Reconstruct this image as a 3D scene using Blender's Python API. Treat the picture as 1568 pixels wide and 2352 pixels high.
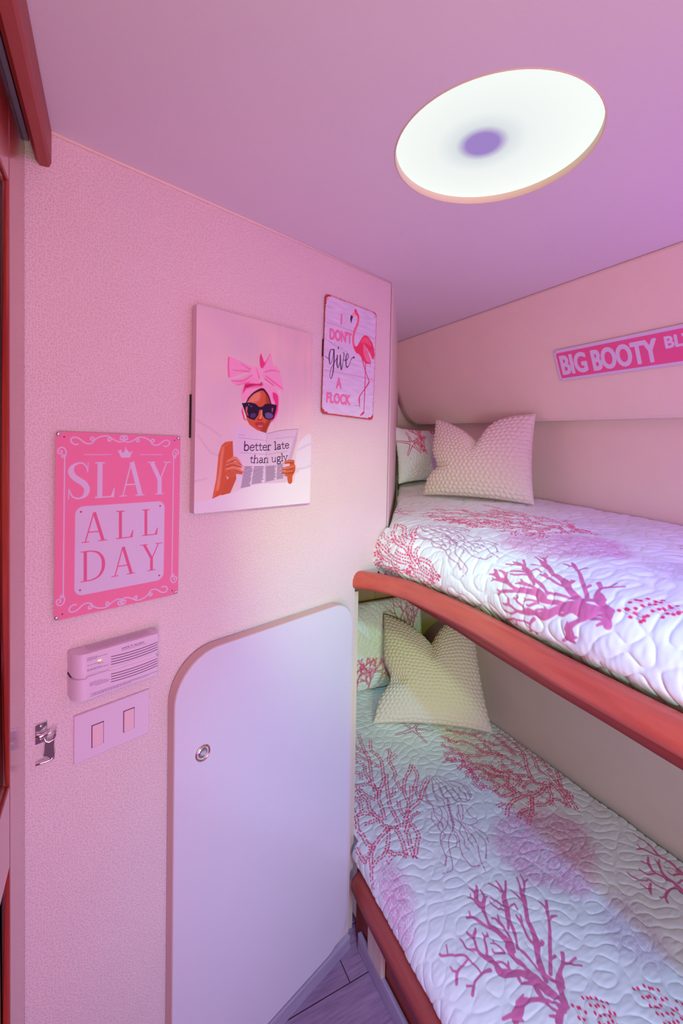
import bpy, bmesh, math, random
import numpy as np
from mathutils import Vector, Matrix

# ------------------------------------------------------------------ clear
for o in list(bpy.data.objects):
    bpy.data.objects.remove(o, do_unlink=True)
SC = bpy.context.scene
COL = SC.collection
random.seed(7)
RNG = np.random.default_rng(11)

# ------------------------------------------------------------------ camera
# world: X to starboard (hull side), Y forward along the berths, Z up; the eye stands over the origin
EYE = 1.412
cam_d = bpy.data.cameras.new('camera')
cam_d.sensor_fit = 'AUTO'
cam_d.sensor_width = 36.0
cam_d.lens = 15.772
cam_d.shift_y = -121.85 / 2352
cam_d.clip_start = 0.02
cam = bpy.data.objects.new('camera', cam_d)
COL.objects.link(cam)
_yaw, _pit, _rol = 0.7732370 + math.radians(18.5), -0.0256262, 0.0177426
_f = Vector((math.cos(_pit) * math.cos(_yaw), math.cos(_pit) * math.sin(_yaw), math.sin(_pit)))
_r = _f.cross(Vector((0, 0, 1))).normalized()
_u = _r.cross(_f)
_c, _s = math.cos(_rol), math.sin(_rol)
_r, _u = _c * _r + _s * _u, -_s * _r + _c * _u
cam.matrix_world = Matrix(((_r.x, _u.x, -_f.x, 0), (_r.y, _u.y, -_f.y, 0), (_r.z, _u.z, -_f.z, EYE), (0, 0, 0, 1)))
SC.camera = cam

# ------------------------------------------------------------------ exposure, world, lamps
SC.view_settings.view_transform = 'Standard'
SC.view_settings.look = 'None'
SC.view_settings.exposure = 0.0
SC.view_settings.gamma = 1.0
SC.view_settings.use_curve_mapping = False
SC.cycles.max_bounces = 8
SC.cycles.diffuse_bounces = 5
SC.cycles.use_denoising = True

world = bpy.data.worlds.new('cabin_world')
SC.world = world
world.use_nodes = True
_bg = world.node_tree.nodes['Background']
_bg.inputs[0].default_value = (0.962, 0.615, 1.000, 1)     # even mauve ambient fill added through the open back of the cabin
_bg.inputs[1].default_value = 0.130


def lamp_area(name, loc, target, sx, sy, color, power, spread=180):
    d = bpy.data.lights.new(name, 'AREA')
    d.shape = 'RECTANGLE'
    d.size, d.size_y = sx, sy
    d.color = color
    d.energy = power
    d.spread = math.radians(spread)
    o = bpy.data.objects.new(name, d)
    COL.objects.link(o)
    o.location = loc
    o.rotation_euler = (Vector(target) - Vector(loc)).to_track_quat('-Z', 'Y').to_euler()
    return o


def lamp_spot(name, loc, target, angle, blend, color, power, radius=0.05):
    d = bpy.data.lights.new(name, 'SPOT')
    d.spot_size = math.radians(angle)
    d.spot_blend = blend
    d.color = color
    d.energy = power
    d.shadow_soft_size = radius
    o = bpy.data.objects.new(name, d)
    COL.objects.link(o)
    o.location = loc
    o.rotation_euler = (Vector(target) - Vector(loc)).to_track_quat('-Z', 'Y').to_euler()
    return o


# pink strips for the cabin LEDs, plus added fills and spots, out of view
lamp_area('port_top_strip', (0.10, -0.50, 1.80), (0.15, 0.9, 1.50), 0.6, 0.10, (1.000, 0.164, 0.632), 3.468)
lamp_area('port_up_fill', (-0.02, -0.45, 1.30), (0.15, 0.45, 1.90), 0.5, 0.12, (0.449, 1.000, 0.000), 3.391)  # added green fill that offsets the magenta
lamp_area('starboard_up_fill', (1.05, -0.45, 1.30), (0.95, 0.5, 1.90), 0.4, 0.12, (1.000, 0.181, 0.664), 2.178)  # added fill to lift the starboard ceiling
lamp_spot('bulkhead_fill_spot', (0.06, 0.02, 1.62), (0.86, 1.30, 0.98), 46, 0.9, (0.523, 1.000, 0.373), 30.972, 0.03)  # added greenish spot for the pale area at the bulkhead end
lamp_area('port_mid_strip', (-0.04, -0.45, 0.85), (0.35, 0.9, 0.85), 0.15, 0.6, (1.000, 0.356, 0.769), 6.173)
lamp_area('berth_fill', (0.25, -0.50, 1.15), (1.0, 1.0, 0.30), 0.3, 0.1, (0.462, 0.933, 1.000), 2.781, 100)  # added fill to brighten the lower quilt
lamp_area('port_near_fill', (-0.06, -0.10, 0.55), (0.25, 0.88, 0.75), 0.08, 0.6, (0.000, 0.000, 1.000), 0.546)  # added blue fill for the low left of the bulkhead
lamp_area('berth_foot_fill', (1.12, -0.12, 1.40), (1.15, 1.0, 1.32), 0.35, 0.06, (0.000, 0.000, 1.000), 1.199)  # added blue fill for the recess wall and upper quilt
lamp_spot('ceiling_spot', (0.13, -0.10, 1.86), (1.0, 0.75, 0.3), 70, 0.7, (0.116, 0.475, 1.000), 43.0, 0.02)
lamp_spot('pillow_fill_spot', (0.25, -0.10, 1.20), (1.10, 1.55, 0.48), 24, 0.8, (0.691, 1.000, 0.000), 23.591, 0.03)  # added yellow-green spot to light the lower pillows

# ------------------------------------------------------------------ helpers
A = math.radians(18.5)                                # the bulkhead with the signs is skewed to the berths
U = Vector((math.cos(A), math.sin(A), 0))
N = Vector((-math.sin(A), math.cos(A), 0))            # points out of the room, through the bulkhead
DW = 0.834295


def wallp(s, z, off=0.0):
    return U * s + N * (DW - off) + Vector((0, 0, z))


def srgb(r, g, b):
    f = lambda c: (c / 12.92 if c <= 0.04045 else ((c + 0.055) / 1.055) ** 2.4)
    return tuple(f(c / 255.0) for c in (r, g, b))


def lin(a):
    a = np.asarray(a, float)
    return np.where(a <= 0.04045, a / 12.92, ((np.maximum(a, 0) + 0.055) / 1.055) ** 2.4)


class NT:
    def __init__(self, name):
        self.m = bpy.data.materials.new(name)
        self.m.use_nodes = True
        self.t = self.m.node_tree
        self.b = self.t.nodes['Principled BSDF']

    def n(self, typ, **kw):
        nd = self.t.nodes.new(typ)
        for k, v in kw.items():
            if k.startswith('i_'):
                nd.inputs[k[2:].replace('_', ' ')].default_value = v
            else:
                setattr(nd, k, v)
        return nd

    def l(self, a, b):
        self.t.links.new(a, b)


def mat(name, col, rough=0.6, metal=0.0, noise=0.06, nscale=14.0, bump=0.0, bscale=300.0, coat=0.0, spec=0.5):
    """plain surface with a little procedural mottling and grain"""
    k = NT(name)
    k.b.inputs['Roughness'].default_value = rough
    k.b.inputs['Metallic'].default_value = metal
    k.b.inputs['Coat Weight'].default_value = coat
    k.b.inputs['Coat Roughness'].default_value = 0.12
    k.b.inputs['Specular IOR Level'].default_value = spec
    tc = k.n('ShaderNodeTexCoord')
    no = k.n('ShaderNodeTexNoise')
    no.inputs['Scale'].default_value = nscale
    no.inputs['Detail'].default_value = 4
    k.l(tc.outputs['Object'], no.inputs['Vector'])
    mx = k.n('ShaderNodeMix', data_type='RGBA')
    mx.inputs[6].default_value = (*[c * (1 - noise) for c in col], 1)
    mx.inputs[7].default_value = (*[min(1, c * (1 + noise)) for c in col], 1)
    k.l(no.outputs['Fac'], mx.inputs[0])
    k.l(mx.outputs[2], k.b.inputs['Base Color'])
    if bump:
        n2 = k.n('ShaderNodeTexNoise')
        n2.inputs['Scale'].default_value = bscale
        k.l(tc.outputs['Object'], n2.inputs['Vector'])
        bp = k.n('ShaderNodeBump')
        bp.inputs['Strength'].default_value = bump
        bp.inputs['Distance'].default_value = 0.001
        k.l(n2.outputs['Fac'], bp.inputs['Height'])
        k.l(bp.outputs['Normal'], k.b.inputs['Normal'])
    return k.m


def mat_print(name, rough=0.5, weave=0.0, spec=0.4, sheen=0.0):
    """printed surface: the design is stored per vertex, a fine weave is procedural"""
    k = NT(name)
    at = k.n('ShaderNodeAttribute', attribute_name='design')
    k.l(at.outputs['Color'], k.b.inputs['Base Color'])
    k.b.inputs['Roughness'].default_value = rough
    k.b.inputs['Specular IOR Level'].default_value = spec
    k.b.inputs['Sheen Weight'].default_value = sheen
    if weave:
        tc = k.n('ShaderNodeTexCoord')
        w = k.n('ShaderNodeTexNoise')
        w.inputs['Scale'].default_value = 900
        k.l(tc.outputs['Object'], w.inputs['Vector'])
        bp = k.n('ShaderNodeBump')
        bp.inputs['Strength'].default_value = weave
        bp.inputs['Distance'].default_value = 0.0006
        k.l(w.outputs['Fac'], bp.inputs['Height'])
        k.l(bp.outputs['Normal'], k.b.inputs['Normal'])
    return k.m


def mat_leather(name, col, scale=190.0, depth=0.5, stain=None):
    """cream wall vinyl embossed with small pits"""
    k = NT(name)
    k.b.inputs['Roughness'].default_value = 0.5
    k.b.inputs['Specular IOR Level'].default_value = 0.35
    tc = k.n('ShaderNodeTexCoord')
    mp = k.n('ShaderNodeMapping')
    mp.inputs['Rotation'].default_value = (math.pi / 2, 0, 0)
    mp.inputs['Scale'].default_value = (1.0, 1.0, 1.0)
    k.l(tc.outputs['Object'], mp.inputs['Vector'])
    nz = k.n('ShaderNodeTexNoise')
    nz.inputs['Scale'].default_value = 60
    k.l(mp.outputs['Vector'], nz.inputs['Vector'])
    mixv = k.n('ShaderNodeMix', data_type='RGBA')
    mixv.inputs[0].default_value = 0.004
    k.l(mp.outputs['Vector'], mixv.inputs[6])
    k.l(nz.outputs['Color'], mixv.inputs[7])
    vo = k.n('ShaderNodeTexVoronoi', voronoi_dimensions='2D')
    vo.inputs['Randomness'].default_value = 0.75
    vo.inputs['Scale'].default_value = scale
    k.l(mixv.outputs[2], vo.inputs['Vector'])
    rp = k.n('ShaderNodeValToRGB')
    rp.color_ramp.elements[0].position = 0.10
    rp.color_ramp.elements[1].position = 0.34
    k.l(vo.outputs['Distance'], rp.inputs['Fac'])
    big = k.n('ShaderNodeTexNoise')
    big.inputs['Scale'].default_value = 5
    big.inputs['Detail'].default_value = 5
    k.l(tc.outputs['Object'], big.inputs['Vector'])
    base = k.n('ShaderNodeMix', data_type='RGBA')
    base.inputs[6].default_value = (*[c * 0.94 for c in col], 1)
    base.inputs[7].default_value = (*[min(1, c * 1.05) for c in col], 1)
    k.l(big.outputs['Fac'], base.inputs[0])
    pit = k.n('ShaderNodeMix', data_type='RGBA')
    pit.inputs[6].default_value = (*[c * 0.91 for c in col], 1)
    k.l(rp.outputs['Color'], pit.inputs[0])
    k.l(base.outputs[2], pit.inputs[7])
    k.l(pit.outputs[2], k.b.inputs['Base Color'])
    bp = k.n('ShaderNodeBump')
    bp.inputs['Strength'].default_value = depth
    bp.inputs['Distance'].default_value = 0.0012
    k.l(rp.outputs['Color'], bp.inputs['Height'])
    k.l(bp.outputs['Normal'], k.b.inputs['Normal'])
    return k.m


def mat_wood(name, c1, c2, axis='Y', rough=0.28, scale=9.0, coat=0.5):
    """varnished wood with grain along one axis"""
    k = NT(name)
    k.b.inputs['Roughness'].default_value = rough
    k.b.inputs['Coat Weight'].default_value = coat
    k.b.inputs['Coat Roughness'].default_value = 0.15
    tc = k.n('ShaderNodeTexCoord')
    mp = k.n('ShaderNodeMapping')
    sc = {'X': (0.07, 1, 1), 'Y': (1, 0.07, 1), 'Z': (1, 1, 0.07)}[axis]
    mp.inputs['Scale'].default_value = [v * scale for v in sc]
    k.l(tc.outputs['Object'], mp.inputs['Vector'])
    no = k.n('ShaderNodeTexNoise')
    no.inputs['Scale'].default_value = 9
    no.inputs['Detail'].default_value = 8
    no.inputs['Roughness'].default_value = 0.65
    no.inputs['Distortion'].default_value = 0.4
    k.l(mp.outputs['Vector'], no.inputs['Vector'])
    rp = k.n('ShaderNodeValToRGB')
    rp.color_ramp.elements[0].position = 0.3
    rp.color_ramp.elements[0].color = (*c1, 1)
    rp.color_ramp.elements[1].position = 0.72
    rp.color_ramp.elements[1].color = (*c2, 1)
    k.l(no.outputs['Fac'], rp.inputs['Fac'])
    k.l(rp.outputs['Color'], k.b.inputs['Base Color'])
    bp = k.n('ShaderNodeBump')
    bp.inputs['Strength'].default_value = 0.08
    bp.inputs['Distance'].default_value = 0.001
    k.l(no.outputs['Fac'], bp.inputs['Height'])
    k.l(bp.outputs['Normal'], k.b.inputs['Normal'])
    return k.m


def put(name, me, material=None, parent=None, smooth=False, **props):
    for m_ in (material if isinstance(material, (list, tuple)) else [material] if material else []):
        me.materials.append(m_)
    if smooth:
        me.polygons.foreach_set('use_smooth', np.ones(len(me.polygons), dtype=bool))
    o = bpy.data.objects.new(name, me)
    COL.objects.link(o)
    if parent is not None:
        o.parent = parent
    for k_, v_ in props.items():
        o[k_] = v_
    return o


def soften(o, deg=35):
    """smooth shading with creases kept where faces meet at more than deg"""
    o.data.polygons.foreach_set('use_smooth', np.ones(len(o.data.polygons), dtype=bool))
    o.data.set_sharp_from_angle(angle=math.radians(deg))
    return o


def root(name, loc, rz=0.0, **props):
    o = bpy.data.objects.new(name, None)
    COL.objects.link(o)
    o.empty_display_size = 0.05
    o.location = loc
    o.rotation_euler = (0, 0, rz)
    for k_, v_ in props.items():
        o[k_] = v_
    return o


def from_bm(name, bm, material, parent=None, smooth=False, **props):
    me = bpy.data.meshes.new(name)
    bmesh.ops.recalc_face_normals(bm, faces=bm.faces[:])
    bm.to_mesh(me)
    bm.free()
    return put(name, me, material, parent, smooth, **props)


def bm_box(bm, lo, hi, bevel=0.0, seg=2):
    b2 = bmesh.new()
    bmesh.ops.create_cube(b2, size=1)
    for v in b2.verts:
        v.co = Vector([lo[i] + (v.co[i] + 0.5) * (hi[i] - lo[i]) for i in range(3)])
    if bevel:
        bmesh.ops.bevel(b2, geom=b2.edges[:], offset=bevel, segments=seg, profile=0.5, affect='EDGES')
    tmp = bpy.data.meshes.new('tmp')
    b2.to_mesh(tmp)
    b2.free()
    bm.from_mesh(tmp)
    bpy.data.meshes.remove(tmp)


def box(name, lo, hi, material, parent=None, bevel=0.0, seg=2, **props):
    bm = bmesh.new()
    bm_box(bm, lo, hi, bevel, seg)
    return from_bm(name, bm, material, parent, **props)


def prism(name, outline, axis, a, b, material, parent=None, bevel=0.0, seg=3, **props):
    """extrude a 2-D outline; axis 'y': outline is (x,z); axis 'z': (x,y); axis 'x': (y,z)"""
    bm = bmesh.new()
    mk = {'y': lambda p, t: (p[0], t, p[1]), 'z': lambda p, t: (p[0], p[1], t), 'x': lambda p, t: (t, p[0], p[1])}[axis]
    v0 = [bm.verts.new(mk(p, a)) for p in outline]
    v1 = [bm.verts.new(mk(p, b)) for p in outline]
    n = len(outline)
    f0 = bm.faces.new(v0)
    f1 = bm.faces.new(v1[::-1])
    for i in range(n):
        bm.faces.new((v0[i], v1[i], v1[(i + 1) % n], v0[(i + 1) % n]))
    if bevel:
        ed = [e for e in bm.edges if (e in f0.edges[:] or e in f1.edges[:])]
        bmesh.ops.bevel(bm, geom=ed, offset=bevel, segments=seg, profile=0.5, affect='EDGES')
    return from_bm(name, bm, material, parent, **props)


def rrect(x0, z0, x1, z1, r, n=8):
    rs = r if isinstance(r, (list, tuple)) else [r] * 4      # bl, br, tr, tl
    pts = []
    for (cx, cz, a0, rr) in ((x0, z0, 180, rs[0]), (x1, z0, 270, rs[1]), (x1, z1, 0, rs[2]), (x0, z1, 90, rs[3])):
        sx = 1 if cx == x0 else -1
        sz = 1 if cz == z0 else -1
        for i in range(n + 1):
            t = math.radians(a0 + 90 * i / n)
            pts.append((cx + sx * rr + rr * math.cos(t), cz + sz * rr + rr * math.sin(t)))
    return pts


def cat(P, n=8):
    """Catmull-Rom through points (any dimension)"""
    P = np.asarray(P, float)
    if len(P) < 3:
        t = np.linspace(0, 1, n + 1)[:, None]
        return P[0] * (1 - t) + P[-1] * t
    Q = np.vstack([2 * P[0] - P[1], P, 2 * P[-1] - P[-2]])
    out = []
    t = np.linspace(0, 1, n, endpoint=False)[:, None]
    for i in range(1, len(Q) - 2):
        a, b, c, e = Q[i - 1:i + 3]
        out.append(.5 * ((2 * b) + (-a + c) * t + (2 * a - 5 * b + 4 * c - e) * t * t + (-a + 3 * b - 3 * c + e) * t ** 3))
    return np.vstack(out + [P[-1:]])


def tube(bm, pts, r, seg=10, closed=False):
    pts = [Vector(p) for p in pts]
    rs = r if isinstance(r, (list, tuple, np.ndarray)) else [r] * len(pts)
    rings = []
    up = Vector((0, 0, 1))
    for i, p in enumerate(pts):
        t = (pts[(i + 1) % len(pts)] - pts[i - 1]) if closed else (pts[min(i + 1, len(pts) - 1)] - pts[max(i - 1, 0)])
        t.normalize()
        a = t.cross(up)
        if a.length < 1e-4:
            a = t.cross(Vector((1, 0, 0)))
        a.normalize()
        b = a.cross(t).normalized()
        if rings and False:
            pass
        rings.append([bm.verts.new(p + (a * math.cos(k * 2 * math.pi / seg) + b * math.sin(k * 2 * math.pi / seg)) * rs[i]) for k in range(seg)])
    m = len(rings)
    for i in range(m if closed else m - 1):
        r0, r1 = rings[i], rings[(i + 1) % m]
        for k in range(seg):
            bm.faces.new((r0[k], r0[(k + 1) % seg], r1[(k + 1) % seg], r1[k]))
    if not closed:
        bm.faces.new(rings[0][::-1])
        bm.faces.new(rings[-1])


def sweep(name, path, prof, material, parent=None, **props):
    """sweep a closed profile (outward, up) along a level path; outward is to the left of travel"""
    bm = bmesh.new()
    path = [Vector(p) for p in path]
    rings = []
    for i, p in enumerate(path):
        t = path[min(i + 1, len(path) - 1)] - path[max(i - 1, 0)]
        t.z = 0
        t.normalize()
        o = Vector((t.y, -t.x, 0))
        rings.append([bm.verts.new(p + o * a + Vector((0, 0, b))) for a, b in prof])
    n = len(prof)
    for r0, r1 in zip(rings, rings[1:]):
        for k in range(n):
            f = bm.faces.new((r0[k], r0[(k + 1) % n], r1[(k + 1) % n], r1[k]))
            f.smooth = True
    bm.faces.new(rings[0])
    bm.faces.new(rings[-1][::-1])
    return from_bm(name, bm, material, parent, **props)


def lathe(bm, prof, seg=40, M=None):
    """revolve (radius, height) about local z, placed by matrix M"""
    M = M or Matrix.Identity(4)
    rings = []
    for r, h in prof:
        if r < 1e-6:
            rings.append([bm.verts.new(M @ Vector((0, 0, h)))])
        else:
            rings.append([bm.verts.new(M @ Vector((r * math.cos(2 * math.pi * k / seg), r * math.sin(2 * math.pi * k / seg), h))) for k in range(seg)])
    for r0, r1 in zip(rings, rings[1:]):
        for k in range(seg):
            a = r0[k % len(r0)], r0[(k + 1) % len(r0)], r1[(k + 1) % len(r1)], r1[k % len(r1)]
            vs = []
            for v in a:
                if v not in vs:
                    vs.append(v)
            if len(vs) > 2:
                f = bm.faces.new(vs)
                f.smooth = True


def grid_mesh(name, P, design=None, extra=None):
    """dense quad grid from an (n, m, 3) array, optional per-vertex design colours (linear)"""
    n, m = P.shape[:2]
    idx = np.arange(n * m).reshape(n, m)
    q = np.stack([idx[:-1, :-1], idx[:-1, 1:], idx[1:, 1:], idx[1:, :-1]], -1).reshape(-1, 4)
    V = P.reshape(-1, 3)
    C = None if design is None else design.reshape(-1, 3)
    F = [q]
    if extra is not None:
        eV, eF, eC = extra
        F.append(np.asarray(eF) + len(V))
        V = np.vstack([V, eV])
        if C is not None:
            C = np.vstack([C, eC])
    F = np.vstack(F).astype(np.int32)
    me = bpy.data.meshes.new(name)
    me.vertices.add(len(V))
    me.vertices.foreach_set('co', V.astype(np.float32).ravel())
    me.loops.add(F.size)
    me.loops.foreach_set('vertex_index', F.ravel())
    me.polygons.add(len(F))
    me.polygons.foreach_set('loop_start', np.arange(0, F.size, 4, dtype=np.int32))
    me.update(calc_edges=True)
    if C is not None:
        at = me.color_attributes.new('design', 'FLOAT_COLOR', 'POINT')
        at.data.foreach_set('color', np.c_[C, np.ones(len(C))].astype(np.float32).ravel())
    return me


# ------------------------------------------------------------------ printed designs
def poly_segs(pts):
    p = np.asarray(pts, float)
    return np.c_[p, np.roll(p, -1, 0)]


class Paint:
    """a design printed on an n x m lattice of points; X, Y are fabric/sheet coordinates in metres, colours are sRGB 0..1"""

    def __init__(s, X, Y, base, aa):
        s.X, s.Y, s.aa = X, Y, aa
        s.C = np.ones(X.shape + (3,)) * np.asarray(base, float) / 255.0
        s.xs, s.ys = X[0] if np.allclose(X[0], X[-1]) else None, None
        s.sep = np.allclose(X[0], X[-1]) and np.allclose(Y[:, 0], Y[:, -1])
        if s.sep:
            s.xs, s.ys = X[0], Y[:, 0]

    def win(s, x0, x1, y0, y1):
        if s.sep:
            a = np.nonzero((s.xs >= x0) & (s.xs <= x1))[0]
            b = np.nonzero((s.ys >= y0) & (s.ys <= y1))[0]
        else:
            k = (s.X >= x0) & (s.X <= x1) & (s.Y >= y0) & (s.Y <= y1)
            a, b = np.nonzero(k.any(0))[0], np.nonzero(k.any(1))[0]
        if len(a) == 0 or len(b) == 0:
            return None
        return slice(b[0], b[-1] + 1), slice(a[0], a[-1] + 1)

    def mix(s, w, al, col):
        if not callable(col):
            col = np.asarray(col, float) / 255.0
        else:
            col = col(s.X[w], s.Y[w]) / 255.0
        s.C[w] += (col - s.C[w]) * al[..., None]

    def segs(s, S, col, bold=0.0, alpha=1.0, soft=None):
        S = np.asarray(S, float)
        aa = soft or s.aa
        pad = aa + max(bold, 0) + 1e-4
        w = s.win(min(S[:, 0].min(), S[:, 2].min()) - pad, max(S[:, 0].max(), S[:, 2].max()) + pad,
                  min(S[:, 1].min(), S[:, 3].min()) - pad, max(S[:, 1].max(), S[:, 3].max()) + pad)
        if w is None:
            return
        X, Y = s.X[w], s.Y[w]
        d2 = np.full(X.shape, 1e9)
        ins = np.zeros(X.shape, bool)
        for x0, y0, x1, y1 in S:
            dx, dy = x1 - x0, y1 - y0
            L = dx * dx + dy * dy
            if L < 1e-16:
                continue
            t = np.clip(((X - x0) * dx + (Y - y0) * dy) / L, 0, 1)
            d2 = np.minimum(d2, (X - x0 - t * dx) ** 2 + (Y - y0 - t * dy) ** 2)
            if dy != 0:
                c = ((y0 > Y) != (y1 > Y)) & (X < dx * (Y - y0) / dy + x0)
                ins ^= c
        d = np.sqrt(d2)
        d = np.where(ins, -d, d) - bold
        s.mix(w, np.clip(0.5 - d / aa, 0, 1) * alpha, col)

    def poly(s, pts, col, smooth=False, **k):
        pts = np.asarray(pts, float)
        if smooth:
            P = np.vstack([pts[-2:], pts, pts[:2]])
            c = cat(P, 5)
            pts = c[10:-10 + 1] if len(c) > 22 else pts
        s.segs(poly_segs(pts), col, **k)

    def stroke(s, pts, col, r=None, smooth=True, alpha=1.0, soft=None, n=6, squash=None):
        """round stroke through (x, y[, r]) points"""
        P = np.asarray(pts, float)
        if P.shape[1] == 2:
            P = np.c_[P, np.full(len(P), r)]
        if smooth and len(P) > 2:
            P = cat(P, n)
        aa = soft or s.aa
        R = P[:, 2].max() + aa
        w = s.win(P[:, 0].min() - R, P[:, 0].max() + R, P[:, 1].min() - R, P[:, 1].max() + R)
        if w is None:
            return
        X, Y = s.X[w], s.Y[w]
        d = np.full(X.shape, 1e3)
        if len(P) == 1:
            d = np.hypot(X - P[0, 0], Y - P[0, 1]) - P[0, 2]
        for (x0, y0, r0), (x1, y1, r1) in zip(P[:-1], P[1:]):
            dx, dy = x1 - x0, y1 - y0
            L = dx * dx + dy * dy + 1e-14
            rr = max(r0, r1) + aa
            # local window keeps long strokes cheap
            t = np.clip(((X - x0) * dx + (Y - y0) * dy) / L, 0, 1)
            np.minimum(d, np.hypot(X - x0 - t * dx, Y - y0 - t * dy) - (r0 + (r1 - r0) * t), out=d)
        s.mix(w, np.clip(0.5 - d / aa, 0, 1) * alpha, col)

    def linear(s):
        return lin(s.C)


def tri(v, sc=1e-4):
    return np.asarray(v, float).reshape(-1, 3) * sc


def duo(v, sc=1e-4):
    if len(v) and isinstance(v[0], list):
        v = sum(v, [])
    return np.asarray(v, float).reshape(-1, 2) * sc


_glyph = {}


def text_outline(txt):
    """outline segments of a word in the built-in sans font, scaled to cap height 1 from the origin"""
    if txt in _glyph:
        return _glyph[txt]
    cu = bpy.data.curves.new('glyphs', 'FONT')
    cu.body = txt
    cu.resolution_u = 4
    ob = bpy.data.objects.new('glyphs', cu)
    COL.objects.link(ob)
    dg = bpy.context.evaluated_depsgraph_get()
    dg.update()
    me = bpy.data.meshes.new_from_object(ob.evaluated_get(dg))
    cnt = {}
    for p in me.polygons:
        for e in p.edge_keys:
            cnt[e] = cnt.get(e, 0) + 1
    V = [v.co for v in me.vertices]
    S = np.array([[V[a].x, V[a].y, V[b].x, V[b].y] for (a, b), c in cnt.items() if c == 1])
    bpy.data.objects.remove(ob, do_unlink=True)
    bpy.data.curves.remove(cu)
    bpy.data.meshes.remove(me)
    _glyph[txt] = S
    return S


def map_quad(S, q):
    """send the box of segments S onto a quad (bl, br, tr, tl)"""
    S = np.asarray(S, float)
    x0, x1 = S[:, [0, 2]].min(), S[:, [0, 2]].max()
    y0, y1 = S[:, [1, 3]].min(), S[:, [1, 3]].max()
    q = np.asarray(q, float)
    out = []
    for a, b in ((0, 1), (2, 3)):
        u = (S[:, a] - x0) / (x1 - x0 + 1e-12)
        v = (S[:, b] - y0) / (y1 - y0 + 1e-12)
        out.append((1 - u)[:, None] * (1 - v)[:, None] * q[0] + (u * (1 - v))[:, None] * q[1] + (u * v)[:, None] * q[2] + ((1 - u) * v)[:, None] * q[3])
    return np.c_[out[0], out[1]]


def noise2(n, m, wl_n, wl_m, seed, band=0.35):
    """band-limited noise on an n x m lattice with given wavelengths in cells"""
    r = np.random.default_rng(seed)
    F = np.fft.rfft2(r.standard_normal((n, m)))
    fy = np.fft.fftfreq(n)[:, None] * wl_n
    fx = np.fft.rfftfreq(m)[None, :] * wl_m
    k = np.hypot(fx, fy)
    G = np.exp(-((k - 1) / band) ** 2)
    z = np.fft.irfft2(F * G, s=(n, m))
    return z / z.std()
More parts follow.
